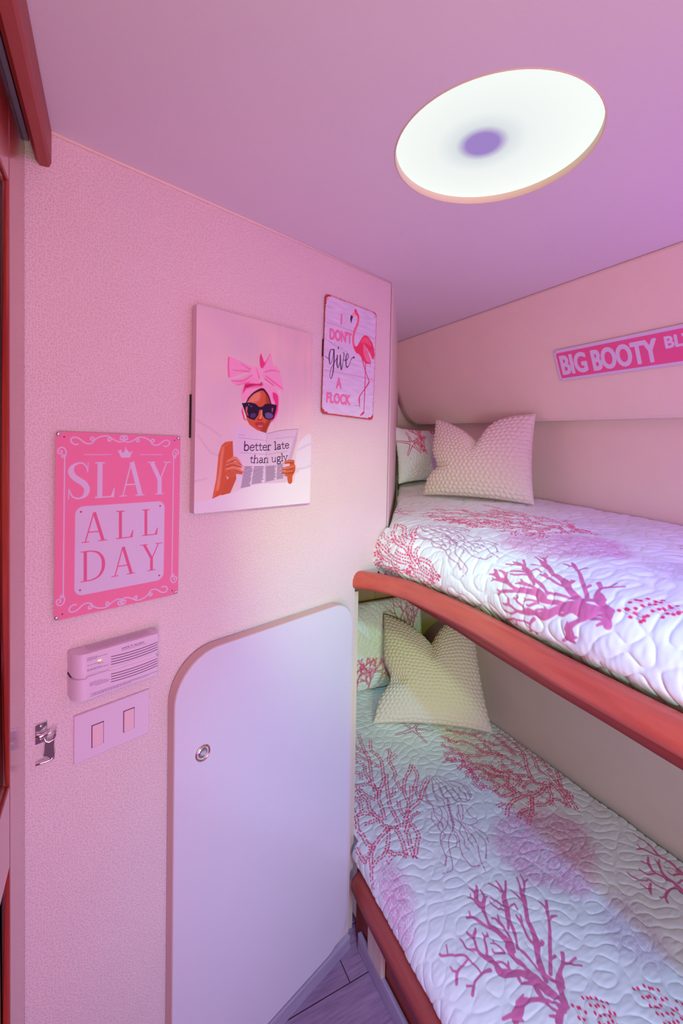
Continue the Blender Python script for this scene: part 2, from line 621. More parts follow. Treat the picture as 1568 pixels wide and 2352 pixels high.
# printed outlines, in tenths of a millimetre on the sheet or cloth they belong to
SOLID=[[6612,4556,25,6644,4697,32,6584,4791,58,6545,4925,66,6502,5081,72,6385,5225,45,6220,5307,53,6079,5412,57,6082,5535,34,6055,5659,50,5995,5726,31,5967,5853,22,6025,5981,18,6050,6048,23,6130,6090,23,6193,6142,14],[6046,6071,20,6009,6129,20,6013,6189,7],[5956,5868,19,5847,5941,16,5813,5987,14,5831,6076,15,5822,6150,13],[6046,5700,22,6140,5806,16,6210,5929,16,6261,5954,17,6304,5943,17,6336,5989,10],[6242,5953,13,6249,6021,7],[5937,5517,27,5789,5555,18,5622,5534,15,5496,5428,20],[5564,5511,12,5499,5569,15],[5781,5559,14,5763,5693,14,5727,5839,14,5711,5903,16,5540,6045,16,5431,6118,14,5408,6178,14],[5509,6079,8,5568,6206,5],[5715,5827,12,5488,5793,18,5390,5683,19],[5488,5793,15,5444,5851,12,5441,5916,9],[6512,5111,38,6503,5327,28,6447,5465,32,6495,5592,61,6552,5681,49,6527,5833,40,6508,5945,44,6474,6045,31,6506,6158,21,6574,6323,32,6606,6398,44,6591,6499,26,6655,6609,37,6754,6682,27,6792,6743,13],[6661,6631,26,6650,6709,15,6632,6767,11],[6553,6402,22,6541,6594,17,6471,6640,11],[6512,6608,11,6560,6668,7],[6625,6389,33,6763,6485,26,6804,6585,17,6810,6650,11],[6764,6472,15,6839,6483,11],[6476,5940,24,6402,6081,21,6345,6216,24,6290,6329,25,6187,6363,21],[6270,6351,18,6303,6430,9],[6532,5517,22,6619,5668,23,6670,5865,17,6667,5992,28,6653,6085,17,6611,6139,16],[6688,6025,17,6743,6117,11],[6625,5528,26,6693,5611,16,6794,5763,27,6850,5902,24,6875,5976,39,6981,6100,40,7050,6203,44,7137,6325,38,7268,6405,19,7419,6544,18],[7187,6372,19,7229,6524,19,7238,6633,12],[7175,6402,17,7152,6536,19,7058,6663,14],[6992,6163,18,6936,6329,18,6878,6428,13],[6936,6111,18,6818,6271,15,6808,6387,9],[7032,6120,15,7186,6113,15,7169,6008,13],[7186,6113,11,7211,6128,7],[6724,5838,17,6853,5944,28],[6659,4952,30,6765,5144,43,6868,5294,38,6997,5422,49,7082,5539,40,7144,5673,35,7207,5812,32,7344,5967,33,7460,6118,41,7519,6209,38,7606,6338,16,7705,6507,12],[7576,6205,19,7742,6347,20,7814,6506,12],[7752,6342,16,7879,6370,12],[7389,6083,19,7387,6226,17,7358,6349,10],[7014,5413,41,7125,5388,23,7137,5432,13],[6950,5406,23,6945,5566,20,7010,5718,17,7049,5826,24,7047,5913,14,7069,5957,9],[7083,5830,18,7127,5906,11],[6852,4773,30,6767,4933,27,6697,5089,18,6685,5255,16,6673,5428,22,6636,5561,16],[6819,4993,27,7016,5147,25,7216,5314,27,7373,5436,24,7552,5599,18,7662,5720,25,7821,5870,23],[7679,5734,18,7690,5865,17,7680,5944,11],[7588,5603,18,7668,5607,22,7751,5577,13],[7049,5140,16,7137,5143,23],[6681,4569,23,6753,4739,38,6871,4847,60,6996,4941,28,7161,5002,25,7287,5106,29],[7154,4996,22,7246,4960,22,7317,4889,13,7414,4826,14],[7270,4957,16,7433,4950,16],[6569,4563,49,6515,4698,17,6398,4787,31,6237,4883,28,6057,4940,49,5931,4894,62,5830,4869,54,5755,4802,19],[5893,4883,33,5672,4962,19],[5994,4972,28,6163,5000,6],[5865,4836,27,5904,4787,14],[6375,4494,47,6501,4551,42,6668,4559,28],[6434,4539,28,6304,4603,14],[6474,4549,19,6412,4717,20,6405,4895,35,6438,5028,30,6272,5127,21,6303,5266,30],[6545,4925,44,6616,4775,29,6647,4601,20],[6502,5081,30,6524,5209,21,6441,5412,22,6467,5530,32],[6346,5590,22,6205,5679,16,6209,5733,10],[6377,5593,13,6332,5750,13,6256,5817,8],[6304,5774,10,6331,5839,7],[6116,5447,21,6078,5556,22,6191,5518,14,6246,5400,21,6216,5327,21],[6241,5385,15,6310,5459,8],[10555,4760,55,10622,4948,30,10593,5076,42,10694,5238,20,10832,5366,24,10855,5455,12],[10875,5370,16,10949,5408,12],[10593,5076,27,10514,5255,19,10596,5432,28,10796,5560,12],[10601,5454,20,10551,5553,20],[10484,5258,17,10351,5300,17,10317,5375,17,10307,5476,12],[10579,4857,37,10451,4898,19,10297,4909,22,10133,4860,18,10042,4780,18],[10133,4860,14,10040,4917,14],[10319,4920,13,10242,5112,13,10228,5233,17,10134,5256,13,9987,5420,15,9978,5541,10],[10175,5167,15,10028,5106,26,9927,5025,9],[10019,5111,16,9968,5258,7],[11045,4995,39,11114,5303,29,11070,5452,21,11208,5784,22,11158,6091,13],[11070,5452,19,10947,5642,21,10907,5741,25,10765,5784,13],[10894,5774,17,10916,5858,9],[11026,5004,28,10795,5070,17,10775,5151,12],[11002,5063,16,10958,5169,10,10843,5250,8],[10693,4913,17,10853,4903,19]]
DOTS=[[4940,8003,5108,8258,5338,8560,5650,8696,6000,8786],[6000,8786,5882,8948,5917,9122,5853,9261,5690,9429,5505,9497],[6000,8786,6196,8690,6288,9050,6335,9296,6501,9641,6657,9944,6854,10248],[5917,9122,5728,9149,5538,9199],[5427,8649,5340,8769,5356,9039,5326,9177,5447,9459,5496,9750],[6000,9017,6131,9372,6194,9597,6361,9833,6641,10082,6810,10380,7000,10749,7026,11040,6958,11261,7185,11678],[6346,9840,6346,10172,6577,10662,6745,11053,6806,11462,6997,12081],[6277,8590,6458,8793,6749,8981,7121,9100,7458,9376,7759,9567],[6579,8908,6802,9138,6924,9510,7196,9866,7483,10055,7701,10263],[7267,9520,7456,9687,7620,9878,7674,10132],[7168,9245,7267,9520],[6910,9203,7081,9409,7194,9580],[6484,8802,6491,9062,6599,9306],[6961,9927,6893,9675,6935,9555],[6907,10006,7094,10187,7181,10515,7216,10704,7435,10968,7444,11123],[7282,10703,7528,10798],[6220,8457,6440,8634,6495,8525,6453,8264,6310,8123,6061,7861],[6275,8430,6125,8120,6048,7868],[6440,8634,6636,8771,6865,8813],[5934,8798,5862,8632,5691,8425,5547,8310],[5192,8287,5407,8306,5516,8289],[5650,8389,5678,8192,5827,8101,5907,7990],[6074,8730,6076,8488,5998,8219,5926,8016],[5477,8095,5669,8178],[5090,8516,5263,8578,5427,8649],[5090,8516,5061,8733,5098,9084],[5913,10227,5972,9947,6111,9686,6225,9775,6325,10104],[5806,10356,5994,10264,6271,10183],[6136,10406,6212,10613,6041,10752],[5869,10147,5849,9837,5938,9722,5844,9466,5863,9278],[5690,10035,5736,9773,5652,9559],[6410,11430,6498,11233,6615,11055,6695,10896,6837,10594],[6692,11949,6630,11547,6740,11271],[6480,10823,6343,10550,6323,10236],[6408,11034,6454,10778],[6343,11307,6315,11020],[6753,9743,6639,9574,6514,9538],[10546,7088,10707,7393,10838,7775,11003,8171,10884,8523,11130,8892,11333,9415,11436,9880,11568,10480,11603,10938],[10838,7775,11185,8125,11453,8422],[10707,7393,10889,7524,10878,7717],[11111,8286,11302,8628,11368,8916],[10486,7289,10684,7660,10747,7974,10640,8105,10409,8138,10460,8434,10687,8792,11008,9136,11170,9493,11191,9892,11175,10275],[10578,8056,10220,7923,9845,7920,9671,8114,9664,8499,9648,8827,9416,9105],[9845,7920,9573,7663,9065,7353],[9573,7663,9226,7696,8991,7580],[9626,7707,10042,7574,10303,7661,10565,7984],[10274,7639,10476,7505,10486,7289],[10146,7454,10246,7617],[9710,8022,9324,8029,9012,7936,8799,7771],[9061,7981,8998,8081,8790,8078],[9636,8243,9174,8246,9116,8458,9079,8627,8820,8791,8801,8917],[9679,8185,9458,8444,9334,8737,9227,8989,8908,9104],[10460,8434,10200,8642,9963,8841,9702,9094,9546,9386,9246,9619,8997,9874,8793,10018],[9844,8732,9479,8950,9379,9293,8894,9357],[10603,8788,10465,9121,10428,9416,10229,9606,10008,9856,9911,10249,9702,10451,9451,10520,9335,10887],[10744,9263,10825,9709,10532,9900,10431,10204,10299,10532,9978,10848,9670,11050],[10229,9606,9743,9745,9372,9877,9204,10194,9090,10593],[9376,9922,9169,10069,8882,10254],[9170,9656,8800,9529],[10380,8271,10064,8423,10090,8613],[10173,7945,9942,8095,9962,8433,9893,8708],[9647,9337,9766,9193,9813,8913],[10341,10195,10288,9819,10375,9441],[10872,10311,10932,9809,10813,9325],[10738,10429,10334,10569],[10129,9283,10093,8820],[8986,9656,9095,9302,8974,8951,8984,8673],[9063,9192,9078,9438,9098,9780,8814,9873]]
BIGDOTS=[[6783,4510,6731,4376,6721,4290,6698,4212],[6858,4432,6761,4270,6738,4193],[7037,4523,7048,4352,6961,4171,6915,4067],[7163,4460,7161,4268,7094,4105,7033,4008],[7281,4345,7249,4171,7160,4072,7086,3982],[7942,4218,7937,3979,7895,3707,7861,3597],[8127,4141,8020,3938,8065,3766,8028,3641],[8213,4069,8200,3862,8201,3699,8196,3622],[8381,3773,8333,3687,8323,3559]]
JLINE=[[7896,9682,7526,9608,7236,9411,7113,9193,7194,9042,7279,8826,7561,8667,7756,8616,7993,8610,8164,8527,8408,8610,8498,8752,8534,9022,8370,9225,8187,9515,7896,9682],[7896,9656,7403,9236,7278,9024,7279,8826],[7883,9586,7770,9392,7620,9154,7663,8837,7575,8660],[7927,9615,7892,9260,7771,8965,7754,8660],[7990,9534,8026,9195,7958,8897,7965,8624],[8111,9526,8189,9140,8147,8852,8092,8606],[8203,9431,8294,9065,8322,8790,8221,8544],[8279,9319,8474,9100,8455,8820,8365,8609],[7615,9590,7350,9403,7175,9119],[7420,8735,7379,8544,7220,8376,7060,8296,6997,8173,7036,8022,6970,7943,6827,7923],[7215,8603,7294,8441,7296,8240,7151,8136,6980,8086,6841,7952,6758,7797,6672,7549],[7520,8666,7467,8418,7309,8233,7258,8064],[7189,7984,6960,7804,6799,7554,6682,7349,6579,7241,6435,7249],[7159,8651,7018,8475,7022,8295,7010,8166],[7289,7992,7277,7830,7114,7588,7017,7381,7021,7231],[7536,8385,7565,8089,7589,7884,7587,7697],[7896,8547,7765,8356,7673,8318,7601,8150,7528,7838,7426,7666,7423,7525],[8008,8537,7889,8338],[7765,8377,7655,8124,7728,7970,7771,7872,7755,7615,7726,7430,7587,7253],[8012,8362,7947,8184,8018,8007,7953,7939,7795,7938,7715,7957],[7795,7918,7854,7736,7897,7602,7862,7471],[7555,8035,7396,7921,7348,7704,7247,7593,7237,7424],[7526,7457,7370,7258,7257,7051],[7254,7953,7194,7779,7071,7661,7001,7643]]
JFRILL=[[7307,8812,21,7236,8676,20,7166,8565,14,7153,8409,18,7175,8299,28,7110,8175,14],[7684,8672,42,7584,8486,38,7475,8292,42,7394,8133,39,7215,7972,16],[7882,8341,15,7713,8156,18],[7609,7761,16,7578,7628,21,7523,7493,21],[7021,7231,17,7033,7113,21,7198,7064,24],[6685,7543,17,6543,7417,31],[7587,7253,18,7450,7135,25],[7410,7531,21,7386,7437,4],[7250,7007,24,7199,6875,4],[7824,7490,21,7814,7405,18],[6393,7278,21,6323,7274,6],[7853,7755,11,7894,7697,11]]
JPATCH=[[7419,9205,31,7306,9010,33,7305,8835,27],[7728,9339,32,7634,9171,44],[7556,9024,43,7523,8860,42],[7877,9243,45,7783,9029,50,7745,8887,31],[8026,9195,45,7971,9008,35],[7790,8820,52,7685,8650,45],[8001,8946,38,7921,8689,39],[8160,9034,42,8132,8906,35],[8147,8806,37,8063,8642,27],[8368,9029,32,8293,8898,41],[8337,8806,32,8292,8666,28],[8454,8773,35,8409,8656,25]]
STAR=[[8712,11548,67,8090,11575,17],[8712,11548,58,8598,12057,19],[8712,11548,58,8702,10865,17],[8712,11548,58,9260,11249,18],[8712,11548,58,9166,11825,19]]
FAN=[[8196,7648,8786,7789,9593,7546,10249,6930,9826,6198,8774,5596,8286,5938,7868,6353,7754,7089],[5287,8178,5598,7909,5551,7282,5254,6804,4986,6716,4911,7204,5051,7842],[8517,5243,9264,5356,9373,4821,8999,4244,8455,4247,8210,4752]]
F_NECK=[[120,1365,46,150,1309,53,219,1264,43,246,1162,36,212,1009,36,115,825,36,72,636,35,79,495,39,139,381,50,244,311,81]]
F_BEAK=[[56,1330,-5,1243,-61,1176,-80,1083,-30,979,9,1122,94,1223,111,1291],[-53,1205,-76,1102,-35,978,0,1102,25,1180]]
F_BODY=[[107,375,237,437,337,584,466,748,602,796,777,713,900,569,971,357,922,188,830,275,709,401,620,467,654,372,776,209,827,68,645,27,473,99,358,206,192,283],[477,540,620,467,654,372,776,209,812,84,641,92,506,270],[366,554,468,703,605,750,751,670,845,521,643,573,476,558]]
F_LEG=[[459,115,18,600,-174,15,769,-427,17,753,-504,22,600,-692,15,418,-899,16,397,-1029,25,421,-1210,7],[602,29,17,610,-358,15,611,-635,18,607,-1320,13],[612,-1320,18,567,-1361,33,460,-1435,11]]
F_GIVE=[[-653,156,14,-748,146,10,-796,9,20,-788,-160,17,-753,-230,8,-677,-72,8,-637,176,15,-624,-79,20,-638,-374,17,-695,-580,10,-750,-528,8,-723,-353,8,-601,-144,9,-514,-25,9],[-508,45,17,-515,-163,21,-473,-269,14,-410,-128,9,-396,66,17],[-403,65,17,-379,-158,21,-342,-300,16,-288,-72,10,-263,126,14,-295,155,9],[-259,-40,9,-134,0,11,-95,131,11,-162,136,12,-184,-18,21,-149,-198,18,-50,-128,9,20,36,9,121,117,11],[-938,-60,8,-867,-89,8,-782,-125,8],[-487,248,24,-483,232,24],[95,103,21,137,102,21]]
F_TEXT=[[-437,866,-376,1142],[-797,408,11,445,-4,727,-811,685],[-507,-803,-322,-787,-336,-517,-508,-543],[-839,-1207,32,-1187,32,-931,-835,-957]]
F_LINE=[[-977,815,-429,807,990,786],[-933,-396,-114,-378,997,-366]]
C_BOW=[[-781,1146,-819,1031,-808,738,-751,706,-499,819,-261,933,-214,1001,-597,1105],[-761,665,-588,567,-256,656,-32,652,-22,757,-211,878,-497,739,-682,691],[63,978,241,1109,468,1099,569,874,645,577,384,657,144,778,40,849],[-31,1215,4,1342,57,1250,136,1178,249,1376,276,1327,321,1100,140,978,-16,1071]]
C_KNOT=[[-189,1005,-40,1047,38,912,-10,780,-160,782,-248,893]]
C_TURB=[[-470,540,-400,619,-57,638,68,737,411,617,537,457,519,64,374,-130,307,-102,420,251,272,281,150,504,45,577,-153,451,-322,331,-459,217,-491,396],[-458,136,-386,-103,-332,-161,-410,-125,-465,34]]
C_DARK=[[-400,619,-256,656,-33,673,30,722,57,641,-156,606,-350,533,-444,421],[333,523,483,452,477,104,347,-110,307,-91,406,250,349,396],[-31,1215,-1,1324,44,1248,110,1153,249,1365,61,1030,-16,1071]]
C_FOLD=[[-792,1114,16,-799,917,16,-778,732,16],[-503,1040,6,-261,943,14],[-685,873,6,-285,899,16],[-704,653,8,-449,684,16,-210,837,8],[-588,577,6,-281,684,12],[115,943,11,323,1014,13,511,997,6],[142,862,13,382,743,17,602,638,9],[118,796,17,357,676,15],[-398,528,8,-156,586,12,19,616,6],[-115,995,6,-35,797,17]]
C_FACE=[[-322,331,-154,493,46,566,202,488,285,283,329,93,307,-123,218,-278,169,-397,-37,-353,-263,-229,-338,-120,-367,144],[150,483,272,281,316,92,294,-124,205,-279,169,-397,13,-351,189,-130,154,292],[-274,316,-153,451,-4,488,-26,318,-199,240,-320,229]]
C_HAIR=[[-357,226,10,-274,357,14,-141,473,17,46,560,25,150,504,21,230,406,17,291,262,13]]
C_GLASS=[[-464,213,-248,248,-124,230,-22,168,66,183,129,243,259,267,452,249,438,144,373,-59,267,-100,136,-74,52,20,17,112,-9,110,-49,-19,-142,-125,-266,-99,-339,-59,-394,60],[-367,144,-314,127,-329,44,-291,-35,-327,-38,-370,62],[309,167,354,181,355,127,322,60],[134,26,224,68,330,39,358,-23,267,-72,161,-51],[-243,-1,-145,27,-94,-11,-155,-78,-242,-63]]
C_LIPS=[[-128,-211,-54,-155,-3,-167,47,-143,134,-201,63,-281,-26,-300],[-65,-239,11,-221,88,-231,37,-270,-26,-279]]
C_PAPER=[[-653,-270,-383,-303,-37,-343,190,-397,166,-1507,-213,-1533,-458,-1600,-550,-1509,-569,-1083,-642,-901],[190,-397,596,-308,1095,-258,1057,-532,922,-963,818,-1433,735,-1508,166,-1507],[1095,-258,1057,-532,922,-963,780,-1030,888,-761,969,-490]]
C_ARM=[[-1121,-1766,-1037,-1371,-991,-863,-928,-686,-840,-615,-671,-591,-649,-901,-698,-961,-809,-1100,-817,-1299,-758,-1440,-911,-1691],[-921,-1710,-825,-1477,-760,-1360,-577,-1285,-571,-1386,-709,-1672],[-1044,-1605,-974,-1177,-926,-784,-872,-724,-901,-981,-929,-1276,-979,-1569]]
C_HAND=[[-797,-1180,70,-738,-1281,70,-647,-1283,60],[-766,-1021,48,-606,-961,44,-464,-1063,20],[-809,-1100,48,-651,-1062,48,-439,-1125,33],[-797,-1180,44,-603,-1163,44,-389,-1249,21],[-761,-1260,40,-578,-1244,36,-424,-1279,16],[925,-1076,68,957,-1211,72,873,-1345,79,877,-1479,68],[953,-1031,45,809,-1030,40,696,-1063,20],[984,-1144,45,784,-1186,45,616,-1194,18],[958,-1256,45,786,-1275,40,618,-1271,18],[902,-1345,36,731,-1341,22]]
C_NAIL=[[-464,-1033,14,-445,-1060,8],[-439,-1125,18,-385,-1187,12],[-417,-1273,12,-388,-1261,6],[697,-1069,13,669,-1078,9],[610,-1194,11,588,-1205,9],[606,-1267,11,579,-1279,9]]
C_BED=[[-1537,-2087,-1510,-1825,-1121,-1766,-910,-1710,-709,-1672,-453,-1615,-213,-1533,166,-1501,993,-1518,1033,-1326,1253,-1194,1529,-1151,1522,-2067],[1077,-713,1235,-481,1509,-403,1530,-1198,1134,-1237,1039,-986]]
C_TXT=[[-402,-788,844,-712,826,-539,-396,-593],[-247,-1049,808,-996,790,-818,-226,-879]]
C_COL=[[-367,-1116,-147,-1118,-213,-1554,-454,-1584],[-127,-1119,153,-1122,140,-1485,-184,-1514],[189,-1123,477,-1104,470,-1432,191,-1476],[503,-1072,696,-1063,704,-1407,489,-1433]]
C_RULE=[[-521,-516,172,-557],[436,-506,968,-445],[-492,-829,179,-866,775,-785],[-522,-455,-380,-460]]
S_BOX=[[-754,298,728,294,751,-1195,-740,-1154]]
S_TXT=[[-882,420,865,429,855,1038,-879,1033],[-655,-317,635,-323,628,160,-660,187],[-671,-975,716,-986,709,-486,-676,-460]]
S_CROWN=[[-40,1113,105,1114,159,1246,101,1196,69,1240,30,1277,-5,1188,-52,1234,-104,1242]]
S_RULE=[[-623,1161,-206,1165],[279,1169,688,1172]]
S_SC=[[-723,1336,-767,1326,-819,1364,-826,1411,-787,1443,-713,1429,-625,1361,-549,1344,-486,1386,-487,1441,-525,1452,-536,1420,-492,1403,-405,1461,-296,1486,-222,1463,-217,1416,-249,1398,-262,1432,-226,1459,-154,1418,-81,1389,-8,1405,19,1450,-11,1497,-53,1487,-61,1438,-27,1431],[-915,1124,-893,1195,-925,1266,-978,1271,-1010,1224,-999,1178,-964,1174,-952,1211,-971,1225],[-915,1124,-942,1114,-956,1138,-928,1154,-913,1114,-912,972,-889,-1169]]

# ------------------------------------------------------------------ materials
M = {}
M['vinyl'] = mat_leather('cream_embossed_vinyl', srgb(236, 217, 219), scale=250)
M['vinyl_plain'] = mat('plain_cream_vinyl', srgb(244, 224, 214), 0.55, noise=0.03, bump=0.15, bscale=420)
M['ceil'] = mat('headliner_vinyl', srgb(232, 222, 234), 0.6, noise=0.03, nscale=4, bump=0.08, bscale=500)
M['hull'] = mat('hull_side_vinyl', srgb(216, 198, 182), 0.6, noise=0.04, bump=0.15, bscale=420)
M['cherry'] = mat_wood('varnished_cherry', srgb(188, 74, 60), srgb(206, 92, 76), 'Y', rough=0.34, coat=0.3)
M['cherry_door'] = mat_wood('varnished_cherry_door', srgb(142, 40, 32), srgb(178, 66, 48), 'Z', rough=0.2, coat=0.8)
M['cherry_trim'] = mat_wood('cherry_trim', srgb(154, 60, 55), srgb(176, 78, 70), 'Y', rough=0.5, coat=0.05)
M['cherry_dark'] = mat_wood('dark_cherry_panel', srgb(128, 44, 40), srgb(150, 58, 50), 'Y', rough=0.45, coat=0.1)
M['white_lam'] = mat('white_laminate', srgb(224, 218, 232), 0.24, noise=0.015, spec=0.6)
M['beige_edge'] = mat('beige_edging', srgb(214, 178, 170), 0.5, noise=0.04)
M['chrome'] = mat('chrome', (0.78, 0.75, 0.78), 0.24, metal=1.0, noise=0.02)
M['steel'] = mat('brushed_steel', (0.50, 0.48, 0.50), 0.35, metal=1.0, noise=0.1, nscale=60)
M['track'] = mat('grey_track_metal', srgb(150, 140, 160), 0.45, metal=0.2)
M['dark'] = mat('dark_gap', (0.012, 0.009, 0.009), 0.9)
M['plastic'] = mat('white_plastic', srgb(232, 212, 232), 0.32, noise=0.015)
M['rocker'] = mat('rocker_plastic', srgb(240, 205, 214), 0.3, noise=0.01)
M['ink'] = mat('purple_grey_ink', srgb(120, 84, 140), 0.6)
M['slot'] = mat('dark_slot', srgb(104, 48, 96), 0.7)
M['rubber'] = mat('black_rubber', srgb(30, 22, 30), 0.6)
M['pale_wood'] = mat_wood('whitewashed_wood', srgb(208, 188, 172), srgb(226, 208, 196), 'Z', rough=0.6, coat=0.0, scale=14)
M['tan_plank'] = mat_wood('tan_planking', srgb(176, 146, 112), srgb(192, 164, 130), 'Z', rough=0.55, coat=0.0, scale=4)
M['print_metal'] = mat_print('printed_tin', 0.38)
M['print_canvas'] = mat_print('printed_canvas', 0.75, weave=0.4, spec=0.2)
M['print_quilt'] = mat_print('printed_cotton', 0.9, weave=0.25, spec=0.15, sheen=0.1)
M['knit'] = mat('cream_knit', srgb(230, 212, 206), 0.95, noise=0.05, nscale=120, bump=0.3, bscale=700, spec=0.1)
M['trim_ring'] = mat('cream_lamp_ring', srgb(232, 216, 190), 0.5)
M['base_vinyl'] = mat_wood('grey_vinyl_skirting', srgb(156, 140, 168), srgb(190, 176, 200), 'X', rough=0.5, coat=0.0, scale=10)


def mat_floor():
    k = NT('grey_wood_plank_vinyl')
    k.b.inputs['Roughness'].default_value = 0.42
    tc = k.n('ShaderNodeTexCoord')
    br = k.n('ShaderNodeTexBrick')
    br.offset = 0.37
    br.inputs['Scale'].default_value = 1.0
    br.inputs['Brick Width'].default_value = 0.9
    br.inputs['Row Height'].default_value = 0.125
    br.inputs['Mortar Size'].default_value = 0.0014
    br.inputs['Color1'].default_value = (*srgb(166, 132, 160), 1)
    br.inputs['Color2'].default_value = (*srgb(192, 168, 190), 1)
    br.inputs['Mortar'].default_value = (*srgb(60, 44, 60), 1)
    k.l(tc.outputs['Object'], br.inputs['Vector'])
    mp = k.n('ShaderNodeMapping')
    mp.inputs['Scale'].default_value = (2.2, 26, 1)
    k.l(tc.outputs['Object'], mp.inputs['Vector'])
    no = k.n('ShaderNodeTexNoise')
    no.inputs['Scale'].default_value = 5
    no.inputs['Detail'].default_value = 9
    no.inputs['Roughness'].default_value = 0.7
    k.l(mp.outputs['Vector'], no.inputs['Vector'])
    rp = k.n('ShaderNodeValToRGB')
    rp.color_ramp.elements[0].position = 0.3
    rp.color_ramp.elements[0].color = (0.42, 0.36, 0.44, 1)
    rp.color_ramp.elements[1].position = 0.7
    rp.color_ramp.elements[1].color = (1.1, 1.0, 1.1, 1)
    k.l(no.outputs['Fac'], rp.inputs['Fac'])
    mx = k.n('ShaderNodeMix', data_type='RGBA', blend_type='MULTIPLY')
    mx.inputs[0].default_value = 0.8
    k.l(br.outputs['Color'], mx.inputs[6])
    k.l(rp.outputs['Color'], mx.inputs[7])
    k.l(mx.outputs[2], k.b.inputs['Base Color'])
    return k.m


def mat_diffuser():
    """opal lamp cover: LED ring glows white, the middle where no LEDs sit stays dim"""
    k = NT('opal_lamp_cover')
    tc = k.n('ShaderNodeTexCoord')
    mp = k.n('ShaderNodeMapping')
    mp.inputs['Location'].default_value = (0.016, -0.008, 0)
    k.l(tc.outputs['Object'], mp.inputs['Vector'])
    ln = k.n('ShaderNodeVectorMath', operation='LENGTH')
    k.l(mp.outputs['Vector'], ln.inputs[0])
    rp = k.n('ShaderNodeValToRGB')
    mr = k.n('ShaderNodeMapRange')
    mr.inputs['From Max'].default_value = 0.16
    k.l(ln.outputs['Value'], mr.inputs['Value'])
    e = rp.color_ramp.elements
    e[0].position, e[0].color = 0.17, (*srgb(140, 118, 188), 1)
    e[1].position, e[1].color = 1.0, (*srgb(238, 248, 241), 1)
    for p_, c_ in ((0.27, srgb(208, 220, 220)), (0.46, srgb(229, 239, 234))):
        x_ = e.new(p_)
        x_.color = (*c_, 1)
    k.l(mr.outputs['Result'], rp.inputs['Fac'])
    k.l(rp.outputs['Color'], k.b.inputs['Emission Color'])
    k.b.inputs['Emission Strength'].default_value = 1.0
    k.b.inputs['Base Color'].default_value = (0.1, 0.1, 0.1, 1)
    k.b.inputs['Roughness'].default_value = 0.5
    return k.m


M['floor'] = mat_floor()
M['diffuser'] = mat_diffuser()
_k = NT('green_led')
_k.b.inputs['Base Color'].default_value = (0.5, 0.8, 0.1, 1)
_k.b.inputs['Emission Color'].default_value = (0.62, 1.0, 0.08, 1)
_k.b.inputs['Emission Strength'].default_value = 1.1
M['led'] = _k.m

# ------------------------------------------------------------------ the room
ST = dict(kind='structure')
CEIL = 1.90
box('floor', (-0.75, -0.95, -0.03), (0.66, 1.32, 0.0), M['floor'], **ST)


def wall_outline():
    return [(-0.45, 0), (0.917, 0), (0.917, 1.040), (1.010, 1.040), (1.030, 1.070), (1.050, 1.140), (1.058, 1.180), (1.058, CEIL), (-0.45, CEIL)]


w = prism('wall_left', wall_outline(), 'y', 0.0, 0.025, M['vinyl'], **ST)
w.location = N * DW
w.rotation_euler = (0, 0, A)

# oblique return beside the upper berth, then its forward end
W1 = wallp(1.050, 0)
plan = [(W1.x, W1.y), (wallp(1.056, 0).x, wallp(1.056, 0).y), (0.7445, 1.1335), (0.752, 1.1432), (1.276, 1.8755), (1.256, 1.8755), (0.735, 1.158)]
prism('wall_return', plan, 'z', 1.150, CEIL, M['vinyl_plain'], **ST)
box('wall_forward', (1.256, 1.876, 1.0315), (1.52, 1.90, CEIL), M['vinyl_plain'], **ST)

# lower recess
bm = bmesh.new()
xx = 0.658
while xx < 1.39:
    bm_box(bm, (xx + 0.0008, 1.835, 0.20), (min(xx + 0.119, 1.40), 1.855, 1.0), 0.0015, 1)
    xx += 0.120
from_bm('wall_forward_lower', bm, M['tan_plank'], **ST)
box('wall_recess', (0.625, 1.118, 0.0), (0.637, 1.855, 0.998), M['hull'], **ST)

box('wall_right_lower', (1.405, -0.75, 0.0), (1.425, 1.855, 1.030), M['hull'], **ST)
box('wall_right', (1.405, -0.75, 1.031), (1.425, 1.874, CEIL), M['vinyl_plain'], **ST)

# headliner with the round cut-out of the lamp
LX, LY, LR = 0.5515, 0.5525, 0.160
bm = bmesh.new()
for zz in (CEIL, CEIL + 0.03):
    outer = [bm.verts.new(p) for p in ((-0.75, -0.95, zz), (1.52, -0.95, zz), (1.52, 1.95, zz), (-0.75, 1.95, zz))]
    inner = [bm.verts.new((LX + LR * math.cos(2 * math.pi * i / 64), LY + LR * math.sin(2 * math.pi * i / 64), zz)) for i in range(64)]
    ed = [bm.edges.new((outer[i], outer[(i + 1) % 4])) for i in range(4)] + [bm.edges.new((inner[i], inner[(i + 1) % 64])) for i in range(64)]
    bmesh.ops.triangle_fill(bm, use_beauty=True, edges=ed)
from_bm('ceiling', bm, M['ceil'], **ST)

# bead where headliner meets the bulkhead
bm = bmesh.new()
tube(bm, [wallp(-0.08, CEIL - 0.002, 0.001), wallp(1.05, CEIL - 0.002, 0.001)], 0.0028, 8)
from_bm('trim_1', bm, M['vinyl_plain'], smooth=True, **ST)

# valance over the door and its track
prism('trim_2', [(-0.085, 1.899), (-0.085, 1.850), (-0.088, 1.843), (-0.100, 1.841), (-0.106, 1.848), (-0.106, 1.899)], 'y', -0.6, 0.8485, M['cherry_trim'], **ST)
box('trim_3', (-0.1215, -0.6, 1.868), (-0.1125, 0.838, 1.880), M['track'], bevel=0.001, **ST)
box('slot_shade', (-0.16, -0.6, 1.8815), (-0.107, 0.80, 1.899), M['dark'], **ST)  # near-black filler stands in for the shade in the slot behind the valance

